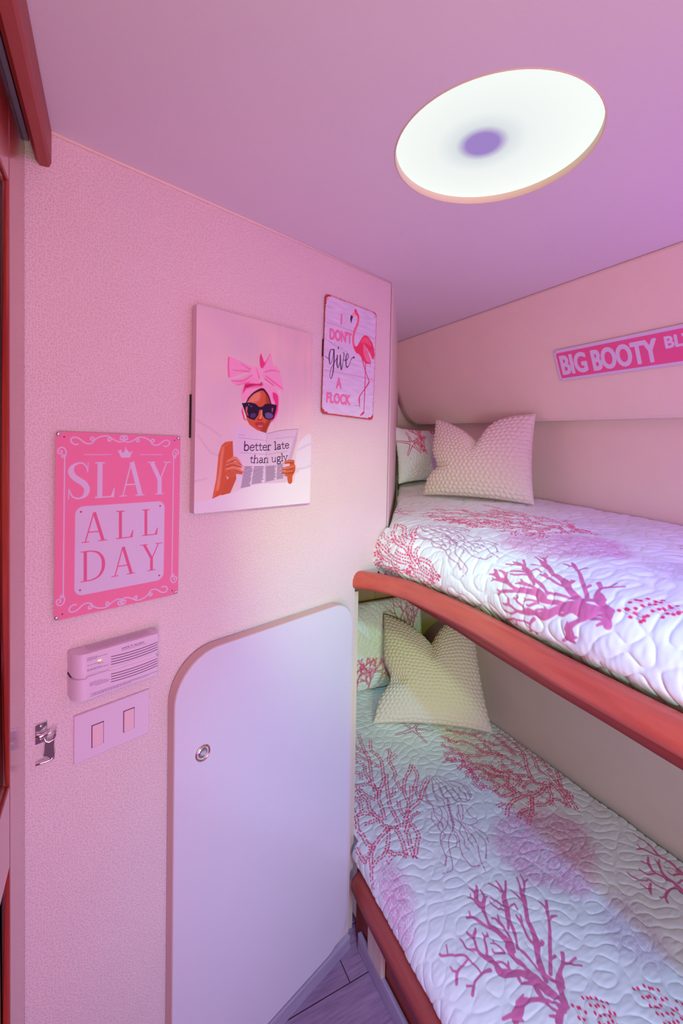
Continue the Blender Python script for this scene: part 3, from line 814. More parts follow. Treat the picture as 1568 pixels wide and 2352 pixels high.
# sliding door standing open along the port side: frame, two raised panels, mouldings
dr = root('door_1', (-0.118, -0.30, 0.01), 0, kind='structure')
L = 1.134
bm = bmesh.new()
bm_box(bm, (-0.030, L - 0.115, 0), (0, L, 1.850), 0.003, 2)
bm_box(bm, (-0.030, 0, 0), (0, 0.115, 1.850), 0.003, 2)
for z0, z1 in ((1.737, 1.850), (0.834, 0.944), (0.0, 0.13)):
    bm_box(bm, (-0.030, 0.115, z0), (0, L - 0.115, z1), 0.002, 2)
from_bm('frame', bm, M['cherry_door'], dr)
for z0, z1 in ((0.944, 1.737), (0.13, 0.834)):
    bm = bmesh.new()
    bm_box(bm, (-0.024, 0.113, z0 - 0.002), (-0.014, L - 0.113, z1 + 0.002))
    bm_box(bm, (-0.016, 0.165, z0 + 0.05), (-0.006, L - 0.165, z1 - 0.05), 0.008, 2)
    pn = from_bm('panel', bm, M['cherry_door'], dr)
    bm = bmesh.new()
    tube(bm, [(-0.010, 0.119, z0 + 0.004), (-0.010, L - 0.119, z0 + 0.004), (-0.010, L - 0.119, z1 - 0.004), (-0.010, 0.119, z1 - 0.004)], 0.006, 8, closed=True)
    from_bm('moulding', bm, M['cherry_door'], pn, smooth=True)

# skirtings
o = box('baseboard_left', (0.0, -0.012, 0.0), (0.914, 0.0, 0.040), M['base_vinyl'], bevel=0.003, **ST)
o.location = N * DW
o.rotation_euler = (0, 0, A)
o = box('baseboard_right', (-0.6, 0, 0), (1.06, 0.012, 0.050), mat_wood('grey_vinyl_skirting_2', srgb(156, 140, 168), srgb(190, 176, 200), 'X', rough=0.5, coat=0.0, scale=10), bevel=0.003, **ST)
o.matrix_world = Matrix(((0, 1, 0, 0.622), (1, 0, 0, 0), (0, 0, 1, 0), (0, 0, 0, 1)))

# ------------------------------------------------------------------ overhead locker above the upper berth
ov = root('overhead_locker', (1.25, 0.6, 1.51), 0, label='cream vinyl overhead locker front sloping above the upper berth, street sign on it', category='locker')
prof = [(1.1645, 1.898)] + [tuple(p) for p in cat([(1.168, 1.890), (1.236, 1.728), (1.300, 1.575), (1.318, 1.536), (1.326, 1.526), (1.336, 1.522), (1.404, 1.524)], 6)]
prof = np.array(prof)
Ys = np.linspace(-0.75, 1, 60)
G = np.zeros((len(prof), 60, 3))
for i, (px_, pz_) in enumerate(prof):
    h_ = max(0.0, pz_ - 1.527)
    R_ = 0.11
    end = 1.868 - (R_ - math.sqrt(max(0, R_ * R_ - (R_ - h_) ** 2)) if h_ < R_ else 0) * 0.62
    if pz_ > 1.75:
        end = min(end, 1.868)
    yy = -0.75 + (end + 0.75) * np.linspace(0, 1, 60)
    sl = 0.0224 * (yy - 0.64) * np.clip((1.60 - pz_) / 0.08, 0, 1)
    G[i, :, 0] = px_ - 1.25
    G[i, :, 1] = yy - 0.6
    G[i, :, 2] = pz_ - 0.0165 * np.clip((1.60 - pz_) / 0.08, 0, 1) + sl - 1.51
me = grid_mesh('front_panel', G)
fp = put('front_panel', me, M['vinyl_plain'], ov, smooth=True)
sm = fp.modifiers.new('thickness', 'SOLIDIFY')
sm.thickness = 0.008
sm.offset = 1 if False else -1

# ------------------------------------------------------------------ upper berth
RP = cat([(0.592, 1.0875), (0.635, 1.032), (0.660, 0.976), (0.672, 0.930), (0.677, 0.860), (0.680, 0.780), (0.677, 0.690), (0.668, 0.600),
          (0.658, 0.510), (0.652, 0.400), (0.648, 0.300), (0.642, 0.100), (0.634, -0.250), (0.630, -0.60)], 6)
LP = cat([(0.722, 1.075), (0.713, 0.994), (0.704, 0.867), (0.698, 0.773), (0.689, 0.694), (0.675, 0.524), (0.669, 0.405), (0.662, 0.303), (0.652, 0.100), (0.644, -0.25), (0.640, -0.60)], 6)
ub = root('upper_berth', (0.70, 0.4, 1.0), 0, label='upper berth with curved varnished cherry rail', category='bunk')
rel = Vector((-0.70, -0.4, -1.0))
z0 = 0.0
prof_r = [(0.0, 1.024), (0.0022, 1.034), (0.0015, 1.046), (-0.003, 1.056), (-0.010, 1.063), (-0.020, 1.0665), (-0.030, 1.066), (-0.036, 1.062), (-0.037, 1.054), (-0.037, 1.024)]
sweep('rail', [(x + rel.x, y + rel.y, rel.z) for x, y in RP], prof_r, M['cherry'], ub)
sweep('lower_lip', [(x + rel.x, y + rel.y, rel.z) for x, y in LP], [(0.0, 1.0005), (0.0, 1.024), (-0.03, 1.024), (-0.03, 1.0005)], M['cherry_dark'], ub)
ol = [(x - 0.70 + 0.012, y - 0.4) for x, y in LP] + [(1.395 - 0.70, -0.60 - 0.4), (1.395 - 0.70, 1.83 - 0.4), (0.80 - 0.70, 1.83 - 0.4), (0.738 - 0.70, 1.15 - 0.4), (0.734 - 0.70, 1.085 - 0.4)]
prism('platform', ol, 'z', 0.004, 0.032, M['cherry_dark'], ub)

# ------------------------------------------------------------------ lower berth base
lb = root('lower_berth', (0.65, 0.3, 0.0), 0, label='lower berth base of dark cherry with overhanging rail above the grey floor', category='bunk')
LR_ = cat([(0.609, 1.078), (0.606, 1.05), (0.602, 0.98), (0.597, 0.77), (0.592, 0.45), (0.590, 0.1), (0.588, -0.6)], 6)
prof_l = [(0.0, 0.164), (0.0, 0.184), (-0.003, 0.192), (-0.010, 0.201), (-0.020, 0.209), (-0.034, 0.215), (-0.050, 0.215), (-0.054, 0.209), (-0.054, 0.164)]
sweep('rail', [(x - 0.65, y - 0.3, 0) for x, y in LR_], prof_l, M['cherry_trim'], lb)
box('front_panel', (-0.014, -0.9, 0.0), (0.0, 0.794, 0.163), M['cherry_dark'], lb)
prism('platform', [(-0.010, 0.800), (0.745, 0.800), (0.745, -0.9), (-0.010, -0.9)], 'z', 0.175, 0.192, M['cherry_dark'], lb)
bt = box('batten', (-0.006, -0.036, 0.0), (0.006, 0.036, 0.160), M['pale_wood'], bevel=0.002,
         label='short whitewashed wood batten upright against the lower berth front', category='batten')
bt.location = (0.6285, 0.972, 0.001)

# ------------------------------------------------------------------ dome lamp
cl = root('ceiling_light', (LX, LY, CEIL), 0, label='round flush white lamp in the ceiling with dim purple centre', category='light')
bm = bmesh.new()
lathe(bm, [(LR - 0.0002, 0.028), (LR - 0.0002, -0.0008), (LR - 0.0012, -0.0014), (LR - 0.0022, -0.0006), (LR - 0.0024, 0.014)], 72)
from_bm('trim_ring', bm, M['trim_ring'], cl)
bm = bmesh.new()
lathe(bm, [(0.0, 0.010), (0.05, 0.0101), (0.10, 0.0104), (LR - 0.0026, 0.0112)], 72)
from_bm('diffuser', bm, M['diffuser'], cl)

# ------------------------------------------------------------------ things on the bulkhead
RX = Matrix.Rotation(math.pi / 2, 4, 'X')                 # local z of a turned part points out of the wall (-y)
def wall_root(name, s, z, rot=0.0, **p):
    o = root(name, wallp(s, z), 0, **p)
    o.rotation_euler = (0, -rot, A)
    return o


def tin_panel(name, w_, h_, paint, material, parent, bend=0.0, gap=0.003, res=0.0005, thick=0.0008, corner=0.006, hem=None):
    """printed sheet standing just off the wall; local x right, y into the wall, z up"""
    n, m = int(h_ / res) + 1, int(w_ / res) + 1
    xs = np.linspace(-w_ / 2, w_ / 2, m)
    zs = np.linspace(-h_ / 2, h_ / 2, n)
    X, Z_ = np.meshgrid(xs, zs)
    p = Paint(X, Z_, (255, 255, 255), res * 1.3)
    paint(p)
    # rounded corners: squeeze lattice rows near the corners
    if corner:
        dz = np.maximum(0, np.abs(Z_) - (h_ / 2 - corner))
        lim = w_ / 2 - (corner - np.sqrt(np.maximum(0, corner ** 2 - dz ** 2)))
        X = X / (w_ / 2) * lim
    Y = -gap - bend * (1 - (2 * X / w_) ** 2) * 1.0
    if hem is not None:
        Y = Y + hem(X, Z_)
    P = np.stack([X, Y, Z_], -1)
    me = grid_mesh(name, P, p.linear())
    return put(name, me, material, parent, smooth=True), (X, Y, Z_)


def backing(parent, w_, h_, r, y0, y1, material, name='back'):
    return prism(name, rrect(-w_ / 2, -h_ / 2, w_ / 2, h_ / 2, r), 'y', y0, y1, material, parent)


# --- serif capitals drawn as strokes in a unit box
def bar(x0, y0, x1, y1, w_):
    d = math.hypot(x1 - x0, y1 - y0)
    nx, ny = -(y1 - y0) / d * w_ / 2, (x1 - x0) / d * w_ / 2
    return [(x0 + nx, y0 + ny), (x1 + nx, y1 + ny), (x1 - nx, y1 - ny), (x0 - nx, y0 - ny)]


def hser(x0, x1, y, t=0.035, up=1):
    return [(x0, y), (x1, y), (x1, y + up * t), (x0, y + up * t)]


def serif_glyph(ch, st):
    th = 0.042
    if ch == 'S':
        return 0.68, [], [[(.60, .74, .012), (.57, .86, .018), (.47, .965, .022), (.33, .975, .026), (.17, .90, .045), (.115, .76, st * .5), (.19, .62, st * .52), (.33, .52, st * .55),
                           (.49, .42, st * .55), (.585, .28, st * .5), (.56, .13, st * .42), (.44, .035, .03), (.29, .025, .024), (.15, .10, .02), (.07, .27, .012)],
                          [(.615, .99, .012), (.605, .73, .012)], [(.055, .01, .012), (.065, .28, .012)]]
    if ch == 'L':
        return 0.66, [bar(.17, 0, .17, 1, st), hser(.02, .32, 1, .035, -1), hser(.02, .62, 0, .036), [(.62, 0), (.645, .27), (.62, .27), (.52, .03)]], []
    if ch == 'A':
        return 0.86, [bar(.12, .01, .40, .99, th), bar(.42, 1.0, .72, .01, st), bar(.22, .34, .60, .34, th * .9), hser(.0, .25, 0, .03), hser(.55, .86, 0, .03)], []
    if ch == 'Y':
        return 0.84, [bar(.13, .985, .42, .46, st * .92), bar(.70, .985, .44, .46, th), bar(.42, 0, .42, .5, st), hser(-.02, .27, 1, .03, -1), hser(.57, .86, 1, .03, -1), hser(.26, .58, 0, .03)], []
    if ch == 'D':
        return 0.84, [bar(.17, 0, .17, 1, st), hser(.02, .25, 1, .03, -1), hser(.02, .25, 0, .03)], [
            [(.17, .98, .02), (.38, .98, .022), (.60, .90, .035), (.74, .72, st * .45), (.78, .5, st * .52), (.74, .28, st * .45), (.60, .10, .035), (.38, .02, .022), (.17, .02, .02)]]


def serif_word(p, word, quad, col, st=0.14, gap=0.18):
    gs = [serif_glyph(c, st) for c in word]
    tot = sum(g[0] for g in gs) + gap * (len(gs) - 1)
    q = np.asarray(quad, float)
    hgt = np.linalg.norm(q[3] - q[0])

    def mp(u, v):
        return (1 - u) * (1 - v) * q[0] + u * (1 - v) * q[1] + u * v * q[2] + (1 - u) * v * q[3]
    x = 0.0
    for wd, polys, strokes in gs:
        for pl in polys:
            p.poly([mp((x + a) / tot, b) for a, b in pl], col)
        for s_ in strokes:
            p.stroke([(*mp((x + a) / tot, b), r * hgt * 0.92) for a, b, r in s_], col, n=8)
        x += wd + gap


PINK = (244, 112, 158)
PALE = (222, 212, 236)


def paint_slay(p):
    def hot(X, Y):
        return np.stack([np.full(X.shape, 244.0), 110 + 0 * X, 150 + 0 * X], -1)
    p.C[:] = np.array((240, 134, 172)) / 255
    q = duo(S_BOX)
    x0, x1 = q[:, 0].min(), q[:, 0].max()
    y0, y1 = q[:, 1].min(), q[:, 1].max()
    p.poly(rrect(x0, y0, x1, y1, 0.013), PALE)
    t = duo(S_TXT)
    serif_word(p, 'SLAY', t[0:4], PALE, 0.155, 0.13)
    hotp = (228, 104, 152)
    serif_word(p, 'ALL', t[4:8], hotp, 0.11, 0.30)
    serif_word(p, 'DAY', t[8:12], hotp, 0.11, 0.22)
    for sx in (x0 + 0.0085, x1 - 0.0085):
        for sy in (y0 + 0.009, y1 - 0.009):
            p.stroke([(sx, sy, 0.0016)], (190, 60, 120))
    p.poly(duo(S_CROWN), PALE)
    for k_ in duo(S_CROWN)[3::2]:
        p.stroke([(k_[0], k_[1] + 0.0006, 0.0014)], PALE)
    r = duo(S_RULE)
    p.stroke(r[0:2], PALE, 0.0006)
    p.stroke(r[2:4], PALE, 0.0006)
    a, b, c = [duo(v) for v in S_SC_]
    for sgn in (1, -1):
        for k_, off in ((1, 0.0), (-1, -0.0003)):
            p.stroke(np.c_[a[:, 0] * sgn, a[:, 1] * k_ + off], PALE, 0.0011)
            for u in (b, c[:5]):
                p.stroke(np.c_[u[:, 0] * sgn, u[:, 1] * k_ - 0.002 * (k_ < 0)], PALE, 0.0010)
        p.stroke([(-0.0915 * sgn, 0.1115), (-0.0915 * sgn, -0.1135)], PALE, 0.0009)
    for sx in (-1, 1):
        for sy in (-1, 1):
            p.stroke([(sx * 0.0925, sy * 0.1445, 0.0013)], (120, 60, 60))


S_SC_ = S_SC
sg = wall_root('slay_sign', 0.2976, EYE - 0.1361, -0.0075, label='pink tin sign reading SLAY ALL DAY with white scrollwork and crown', category='sign')
tin_panel('panel', 0.2088, 0.306, paint_slay, M['print_metal'], sg, bend=0.0, gap=0.0055, corner=0.006)
backing(sg, 0.2084, 0.3056, 0.006, -0.0052, -0.0040, M['steel'], 'back')
for z_ in (-0.135, 0.135):
    box('tape_strip', (-0.09, -0.0040, z_ - 0.008), (0.09, -0.0002, z_ + 0.008), M['rubber'], sg, bevel=0.001, seg=1)
for sx in (-1, 1):
    for sy in (-1, 1):
        bm = bmesh.new()
        lathe(bm, [(0.0, 0.0022), (0.0022, 0.0018), (0.0035, 0.0006), (0.0037, 0.0)], 16, Matrix.Translation((sx * 0.1004, -0.0056, sy * 0.149)) @ RX)
        from_bm('screw', bm, M['chrome'], sg, smooth=True)


def paint_flock(p):
    X, Y = p.X, p.Y
    n1 = noise2(*X.shape, 26, 120, 5)
    n2 = noise2(*X.shape, 9, 9, 6)
    base = np.array((226, 214, 240.0))
    p.C[:] = (base + n1[..., None] * 3) / 255
    for ln in F_LINE:
        q = duo(ln)
        p.stroke(q, (196, 150, 196), 0.0007, alpha=0.75, soft=0.001)
        p.stroke(q - (0, 0.002), (214, 170, 206), 0.0015, alpha=0.35, soft=0.004)
    # worn rust rim
    w_, h_ = 0.2009, 0.3029
    d = np.minimum(w_ / 2 - np.abs(X), h_ / 2 - np.abs(Y))
    cd = np.hypot(np.maximum(0, np.abs(X) - (w_ / 2 - 0.016)), np.maximum(0, np.abs(Y) - (h_ / 2 - 0.016)))
    d = np.minimum(d, 0.0165 - cd)
    wear = 0.0013 + 0.0018 * np.maximum(0, n2) * (np.abs(n1) > 0.3) + 0.0022 * (Y < -h_ / 2 + 0.012) + 0.003 * ((X < -0.085) & (Y > 0.125)) + 0.003 * ((np.abs(X) > 0.08) & (Y < -0.135))
    al = np.clip((wear - d) / 0.0008, 0, 1)
    rust = np.where((n2 > 0.4)[..., None], np.array((214, 96, 84.0)), np.array((196, 44, 66.0))) / 255
    p.C += (rust - p.C) * al[..., None]
    pinkt = (238, 130, 180)
    t = duo(F_TEXT)
    q0, q1 = t[0], t[1]
    p.poly([(q0[0], q0[1]), (q1[0], q0[1]), (q1[0], q1[1]), (q0[0], q1[1])], pinkt)
    p.segs(map_quad(text_outline("DON'T"), t[2:6]), pinkt, bold=0.0017)
    p.segs(map_quad(text_outline('A'), t[6:10]), pinkt, bold=0.0017)
    p.segs(map_quad(text_outline('FLOCK'), t[10:14]), pinkt, bold=0.0017)
    ink = (74, 50, 92)
    for g in F_GIVE:
        p.stroke(tri(g), ink)
    for (a, b) in (((-0.075, 0.031), (-0.022, 0.024)), ((-0.095, 0.036), (-0.060, 0.032)), ((-0.05, 0.024), (-0.012, 0.020)), ((-0.080, -0.101), (-0.035, -0.104)), ((0.02, -0.118), (0.045, -0.117))):
        for k_ in range(9):
            u = k_ / 9
            if RNG.random() < 0.7:
                x_, y_ = a[0] + (b[0] - a[0]) * u, a[1] + (b[1] - a[1]) * u + RNG.normal() * 0.0006
                p.stroke([(x_, y_), (x_ + 0.004, y_ - 0.0003)], (110, 84, 130), 0.0005, alpha=0.7)
    # flamingo
    for lg in F_LEG:
        p.stroke(tri(lg), (222, 60, 112))
    p.stroke(tri(F_NECK[0]), (244, 84, 124))
    nk = tri(F_NECK[0])[3:]
    p.stroke(np.c_[nk[:, :2] + (0.0008, 0), nk[:, 2] * 0.4], (250, 140, 160), alpha=0.8, soft=0.0015)
    b0, b1, b2 = [duo(v) for v in F_BODY]
    p.poly(b0, (238, 60, 106), smooth=True)
    p.poly(b1, (246, 128, 164), smooth=True, soft=0.003)
    p.poly(b2, (250, 92, 128), smooth=True, soft=0.004)
    for k_ in range(46):
        i, j = RNG.integers(0, len(b0), 2)
        u = RNG.random()
        c = b0[i] * u + b0[j] * (1 - u)
        if c[0] < 0.045:
            continue
        p.stroke([(c[0], c[1]), (c[0] + 0.002, c[1] - 0.005), (c[0] + 0.0022, c[1] - 0.008)], (250, 178, 196) if k_ % 2 else (206, 34, 84), 0.0006, alpha=0.55)
    p.poly(duo(F_BEAK[0]), (246, 168, 196))
    p.poly(duo(F_BEAK[1]), (52, 36, 66))
    p.stroke([(0.0118, 0.134, 0.0012)], (40, 20, 40))
    for x_, y_ in ((-0.0925, 0.1385), (0.0925, 0.1385), (-0.0925, -0.1415)):
        p.stroke([(x_, y_, 0.0013)], (60, 30, 50))


sg = wall_root('flamingo_sign', 0.8782, EYE + 0.2332, -0.0261, label="white tin sign with flamingo reading I DON'T give A FLOCK, worn red rim", category='sign')
tin_panel('panel', 0.2009, 0.3029, paint_flock, M['print_metal'], sg, gap=0.0050, corner=0.011)
backing(sg, 0.2005, 0.3025, 0.011, -0.0047, -0.0032, mat('rusty_rim', srgb(150, 40, 52), 0.6, noise=0.3, nscale=90), 'back')
for z_ in (-0.12, 0.015, 0.12):
    box('tape_strip', (-0.102 if z_ == 0.015 else -0.09, -0.0032, z_ - 0.022), (0.09, -0.0002, z_ + 0.022), M['rubber'], sg, bevel=0.0006, seg=1)


# --- stretched canvas
LC = {
    'b': [[(.08, 1.0), (.08, .03)], [(.08, .35), (.18, .60), (.36, .62), (.46, .42), (.44, .16), (.30, .02), (.14, .05), (.08, .15)]],
    'e': [[(.06, .36), (.42, .36), (.40, .54), (.26, .63), (.10, .52), (.05, .30), (.12, .08), (.28, .01), (.43, .12)]],
    't': [[(.16, .82), (.15, .20), (.20, .04), (.34, .05)], [(.02, .60), (.32, .60)]],
    'r': [[(.10, .62), (.10, .0)], [(.10, .40), (.18, .56), (.30, .63), (.38, .56)], [(.0, .02), (.22, .02)]],
    'l': [[(.12, 1.0), (.12, .0)], [(.02, .02), (.22, .02)], [(.02, .97), (.12, 1.0)]],
    'a': [[(.08, .52), (.20, .63), (.36, .56), (.37, .36), (.37, .10), (.44, .02)], [(.37, .36), (.16, .32), (.05, .17), (.12, .03), (.26, .03), (.37, .18)]],
    'h': [[(.10, 1.0), (.10, .0)], [(.10, .42), (.20, .58), (.34, .62), (.43, .48), (.43, .0)], [(.02, .02), (.18, .02)], [(.35, .02), (.51, .02)]],
    'n': [[(.10, .62), (.10, .0)], [(.10, .42), (.20, .58), (.34, .62), (.43, .48), (.43, .0)], [(.02, .02), (.18, .02)], [(.35, .02), (.51, .02)]],
    'u': [[(.10, .62), (.10, .16), (.20, .02), (.34, .07), (.43, .22)], [(.43, .62), (.43, .08), (.50, .02)], [(.02, .61), (.10, .61)]],
    'g': [[(.36, .60), (.18, .63), (.07, .48), (.10, .30), (.24, .24), (.37, .32), (.38, .50), (.34, .60)], [(.38, .60), (.48, .63)],
          [(.14, .25), (.08, .14), (.20, .06), (.38, .04), (.46, -.10), (.36, -.26), (.16, -.27), (.05, -.16), (.12, -.02)]],
    'y': [[(.05, .62), (.25, .04)], [(.45, .62), (.25, .04), (.14, -.22), (.02, -.26)], [(-.02, .61), (.14, .61)], [(.36, .61), (.52, .61)]],
    ' ': [],
}
ADV = {'b': .56, 'e': .50, 't': .38, 'r': .42, 'l': .26, 'a': .50, 'h': .58, 'n': .58, 'u': .58, 'g': .52, 'y': .54, ' ': .30}


def paint_canvas(p):
    X, Y = p.X, p.Y
    w_, h_ = 0.3021, 0.4072
    n1 = noise2(*X.shape, 160, 220, 21, 0.6)
    n2 = noise2(*X.shape, 300, 30, 22, 0.6)
    v = (Y + h_ / 2) / h_
    u = (X + w_ / 2) / w_
    c = np.stack([238 - 6 * v + n1 * 2, 210 + 16 * (1 - v) - 8 * u + n1 * 2, 216 + 14 * (1 - v) - 12 * u + n2 * 1.5], -1)
    c[..., 0] += n2 * 2 * (u > 0.6)
    p.C[:] = np.clip(c, 0, 255) / 255
    bow, dk = (248, 178, 214), (236, 70, 140)
    # headboard folds at the left
    for a in ([(-.15, -.02), (-.12, -.035), (-.095, -.05)], [(-.145, -.05), (-.12, -.08), (-.10, -.09)], [(-.15, -.14), (-.125, -.135)]):
        p.stroke(a, (214, 176, 204), 0.0012, alpha=0.5, soft=0.004)
    bb = [duo(b) for b in C_BED]
    p.poly(bb[1], (234, 228, 240), smooth=True, soft=0.003)
    p.poly(bb[0], (238, 234, 242), soft=0.003)
    for a in ([(.11, -.075), (.135, -.065), (.15, -.06)], [(.112, -.12), (.135, -.118), (.152, -.112)]):
        p.stroke(a, (208, 206, 226), 0.002, alpha=0.7, soft=0.004)
    sk, skd, skl = (214, 104, 68), (150, 58, 40), (246, 176, 148)
    a0, a1, a2 = [duo(v_) for v_ in C_ARM]
    p.poly(a0, sk)
    p.poly(a2, skl, smooth=True, soft=0.006, alpha=0.8)
    p.poly(a1, (206, 100, 68))
    p.stroke([(-.108, -.172), (-.10, -.13), (-.093, -.08), (-.075, -.062)], (230, 130, 84), 0.002, alpha=0.6, soft=0.004)
    # bow and turban
    for b in C_BOW:
        p.poly(duo(b), bow, smooth=True)
    for b in C_TURB:
        p.poly(duo(b), bow if b is C_TURB[0] else dk, smooth=False)
    for b in C_DARK:
        p.poly(duo(b), dk, smooth=True, soft=0.0025)
    p.poly(duo(C_DARK[0]), (190, 40, 96), bold=-0.0022, soft=0.003)
    p.poly(duo(C_KNOT[0]), (250, 186, 218), smooth=True)
    for f_ in C_FOLD:
        p.stroke(tri(f_), (240, 104, 164), alpha=0.8, soft=0.0022)
    # face
    f0, f1, f2 = [duo(v_) for v_ in C_FACE]
    p.poly(f0, sk)
    p.poly(f1, skd, soft=0.006, alpha=0.7)
    p.poly(f2, (238, 158, 130), smooth=True, soft=0.007, alpha=0.9)
    p.stroke(tri(C_HAIR[0]), (70, 26, 44), soft=0.0016)
    g = [duo(v_) for v_ in C_GLASS]
    p.poly(g[0], (46, 28, 62))
    p.poly(g[1], (214, 112, 76))
    p.poly(g[2], (200, 96, 84))
    p.poly(g[3], (112, 98, 150), smooth=True, soft=0.002)
    p.poly(g[4], (88, 66, 110), smooth=True, soft=0.002)
    for c_ in ((-.030, .020), (-.024, .017), (-.034, .015)):
        p.stroke([(c_[0], c_[1]), (c_[0] + .0025, c_[1] - .001)], (190, 190, 226), 0.0006)
    p.stroke([(.0045, .009), (.004, .0), (.001, -.008)], (240, 158, 120), 0.0022, soft=0.002)
    p.stroke([(-.006, -.009), (-.001, -.0115), (.005, -.0095)], (132, 44, 36), 0.0010, soft=0.001)
    l0, l1 = [duo(v_) for v_ in C_LIPS]
    p.poly(l0, (186, 62, 72), smooth=True)
    p.poly(l1, (222, 116, 116), smooth=True, soft=0.0015)
    # newspaper
    q0, q1, q2 = [duo(v_) for v_ in C_PAPER]
    p.poly(q0, (232, 218, 236))
    p.poly(q1, (224, 204, 224))
    p.poly(q2, (206, 182, 206), soft=0.004)
    p.stroke([(.019, -.04), (.0166, -.15)], (202, 184, 210), 0.0008, soft=0.002)
    p.stroke([(.022, -.040), (.0596, -.0312), (.109, -.0262)], (120, 90, 110), 0.0005, alpha=0.7)
    for r in C_RULE:
        p.stroke(duo(r), (150, 126, 160), 0.00035, smooth=False, alpha=0.75)
    ink = (66, 42, 78)
    t = duo(C_TXT)
    for word, q in (('better late', t[0:4]), ('than ugly', t[4:8])):
        tot = sum(ADV[c_] for c_ in word)
        x = 0
        hh = np.linalg.norm(q[3] - q[0])
        for c_ in word:
            for st in LC[c_]:
                pts = []
                for a, b in st:
                    uu = (x + a) / tot
                    sag = -0.0022 * math.sin(math.pi * uu)
                    pt = q[0] * (1 - uu) * (1 - b) + q[1] * uu * (1 - b) + q[2] * uu * b + q[3] * (1 - uu) * b
                    pts.append((pt[0], pt[1] + sag, hh * (0.062 if abs(st[0][0] - st[-1][0]) < .06 else 0.048)))
                p.stroke(pts, ink, n=6, soft=0.0006)
            x += ADV[c_]
    for cc in C_COL:
        q = duo(cc)
        rows = int(abs(q[0, 1] - q[3, 1]) / 0.00175)
        for k_ in range(rows):
            f_ = (k_ + .5) / rows
            a_, b_ = q[0] + (q[3] - q[0]) * f_, q[1] + (q[2] - q[1]) * f_
            e_ = a_ + (b_ - a_) * (0.75 + 0.25 * RNG.random())
            p.stroke([a_, e_], (96, 74, 112), 0.00045, alpha=0.8)
    # hands
    for i, h in enumerate(C_HAND):
        p.stroke(tri(h), (212, 108, 76) if i in (0, 4, 2) else (226, 128, 92) if i < 5 else (206, 96, 58) if i % 2 else (190, 80, 50), soft=0.0012)
    for i in (1, 2, 3, 6, 7, 8):
        h = tri(C_HAND[i])
        p.stroke(np.c_[h[:, 0], h[:, 1] - h[:, 2] * 0.8, np.full(len(h), .0006)], (140, 52, 38), alpha=0.6, soft=0.0012)
        p.stroke(np.c_[h[:, 0], h[:, 1] + h[:, 2] * 0.3, np.full(len(h), .0010)], (248, 186, 156), alpha=0.6, soft=0.0018)
    for h in C_NAIL:
        p.stroke(tri(h), (250, 176, 206))


sg = wall_root('canvas_print', 0.5767, EYE + 0.0681, -0.0047, label='stretched canvas print of woman in pink turban and sunglasses behind newspaper', category='picture')
tin_panel('printed_face', 0.3021, 0.4072, paint_canvas, M['print_canvas'], sg, gap=0.0203, corner=0.003, res=0.00062)
backing(sg, 0.3021, 0.4072, 0.003, -0.0201, -0.0035, mat('canvas_wrap', srgb(226, 200, 212), 0.8, noise=0.04, bump=0.3, bscale=600), 'wrapped_edge')
bm = bmesh.new()
for x0, x1, z0, z1 in ((-.148, -.12, -.19, .19), (.12, .148, -.19, .19), (-.12, .12, .165, .19), (-.12, .12, -.19, -.165)):
    bm_box(bm, (x0, -0.0035, z0), (x1, -0.0002, z1))
from_bm('stretcher', bm, M['pale_wood'], sg)
box('tape_strip', (-0.1535, -0.0045, -0.055), (-0.13, -0.0003, 0.030), M['rubber'], sg)

# --- street sign on the sloping locker front
ss = bpy.data.objects.new('street_sign', None)
COL.objects.link(ss)
ss['label'] = 'long pink street sign with white border reading BIG BOOTY BLVD'
ss['category'] = 'sign'
dn = Vector((0.072, 0, -0.172)).normalized()
zx = -dn
ux = Vector((0, -1, 0))
yx = zx.cross(ux)
O = Vector((1.236, 0.9590, 1.728)) + ux * 0.2286 + dn * 0.0491 - yx * 0.0025
ss.matrix_world = Matrix(((ux.x, yx.x, zx.x, O.x), (ux.y, yx.y, zx.y, O.y), (ux.z, yx.z, zx.z, O.z), (0, 0, 0, 1)))


def paint_street(p):
    p.C[:] = np.array((222, 208, 244)) / 255
    x0, z0 = -0.2286, 0.0491
    hot = (240, 92, 158)
    p.poly(rrect(x0 + 0.0075, z0 - 0.0905, 0.2286 - 0.0075, z0 - 0.0095, 0.005), hot)
    lt = (226, 212, 246)
    for wd, a, b, t_, bo, bd in (('BIG', .0178, .0985, .0215, .0790, .0028), ('BOOTY', .1192, .2925, .0225, .0805, .0028), ('BLVD', .3145, .4060, .0232, .0517, .0016)):
        p.segs(map_quad(text_outline(wd), [(x0 + a, z0 - bo), (x0 + b, z0 - bo), (x0 + b, z0 - t_), (x0 + a, z0 - t_)]), lt, bold=bd)
    for x_ in (-0.2238, 0.2238):
        for z_ in (-0.0450, 0.0450):
            p.stroke([(x_, z_, 0.0014)], (80, 50, 80))


tin_panel('panel', 0.4572, 0.0982, paint_street, M['print_metal'], ss, gap=0.0030, corner=0.007, res=0.0006)
backing(ss, 0.4568, 0.0978, 0.007, -0.0028, -0.0012, M['steel'], 'back')

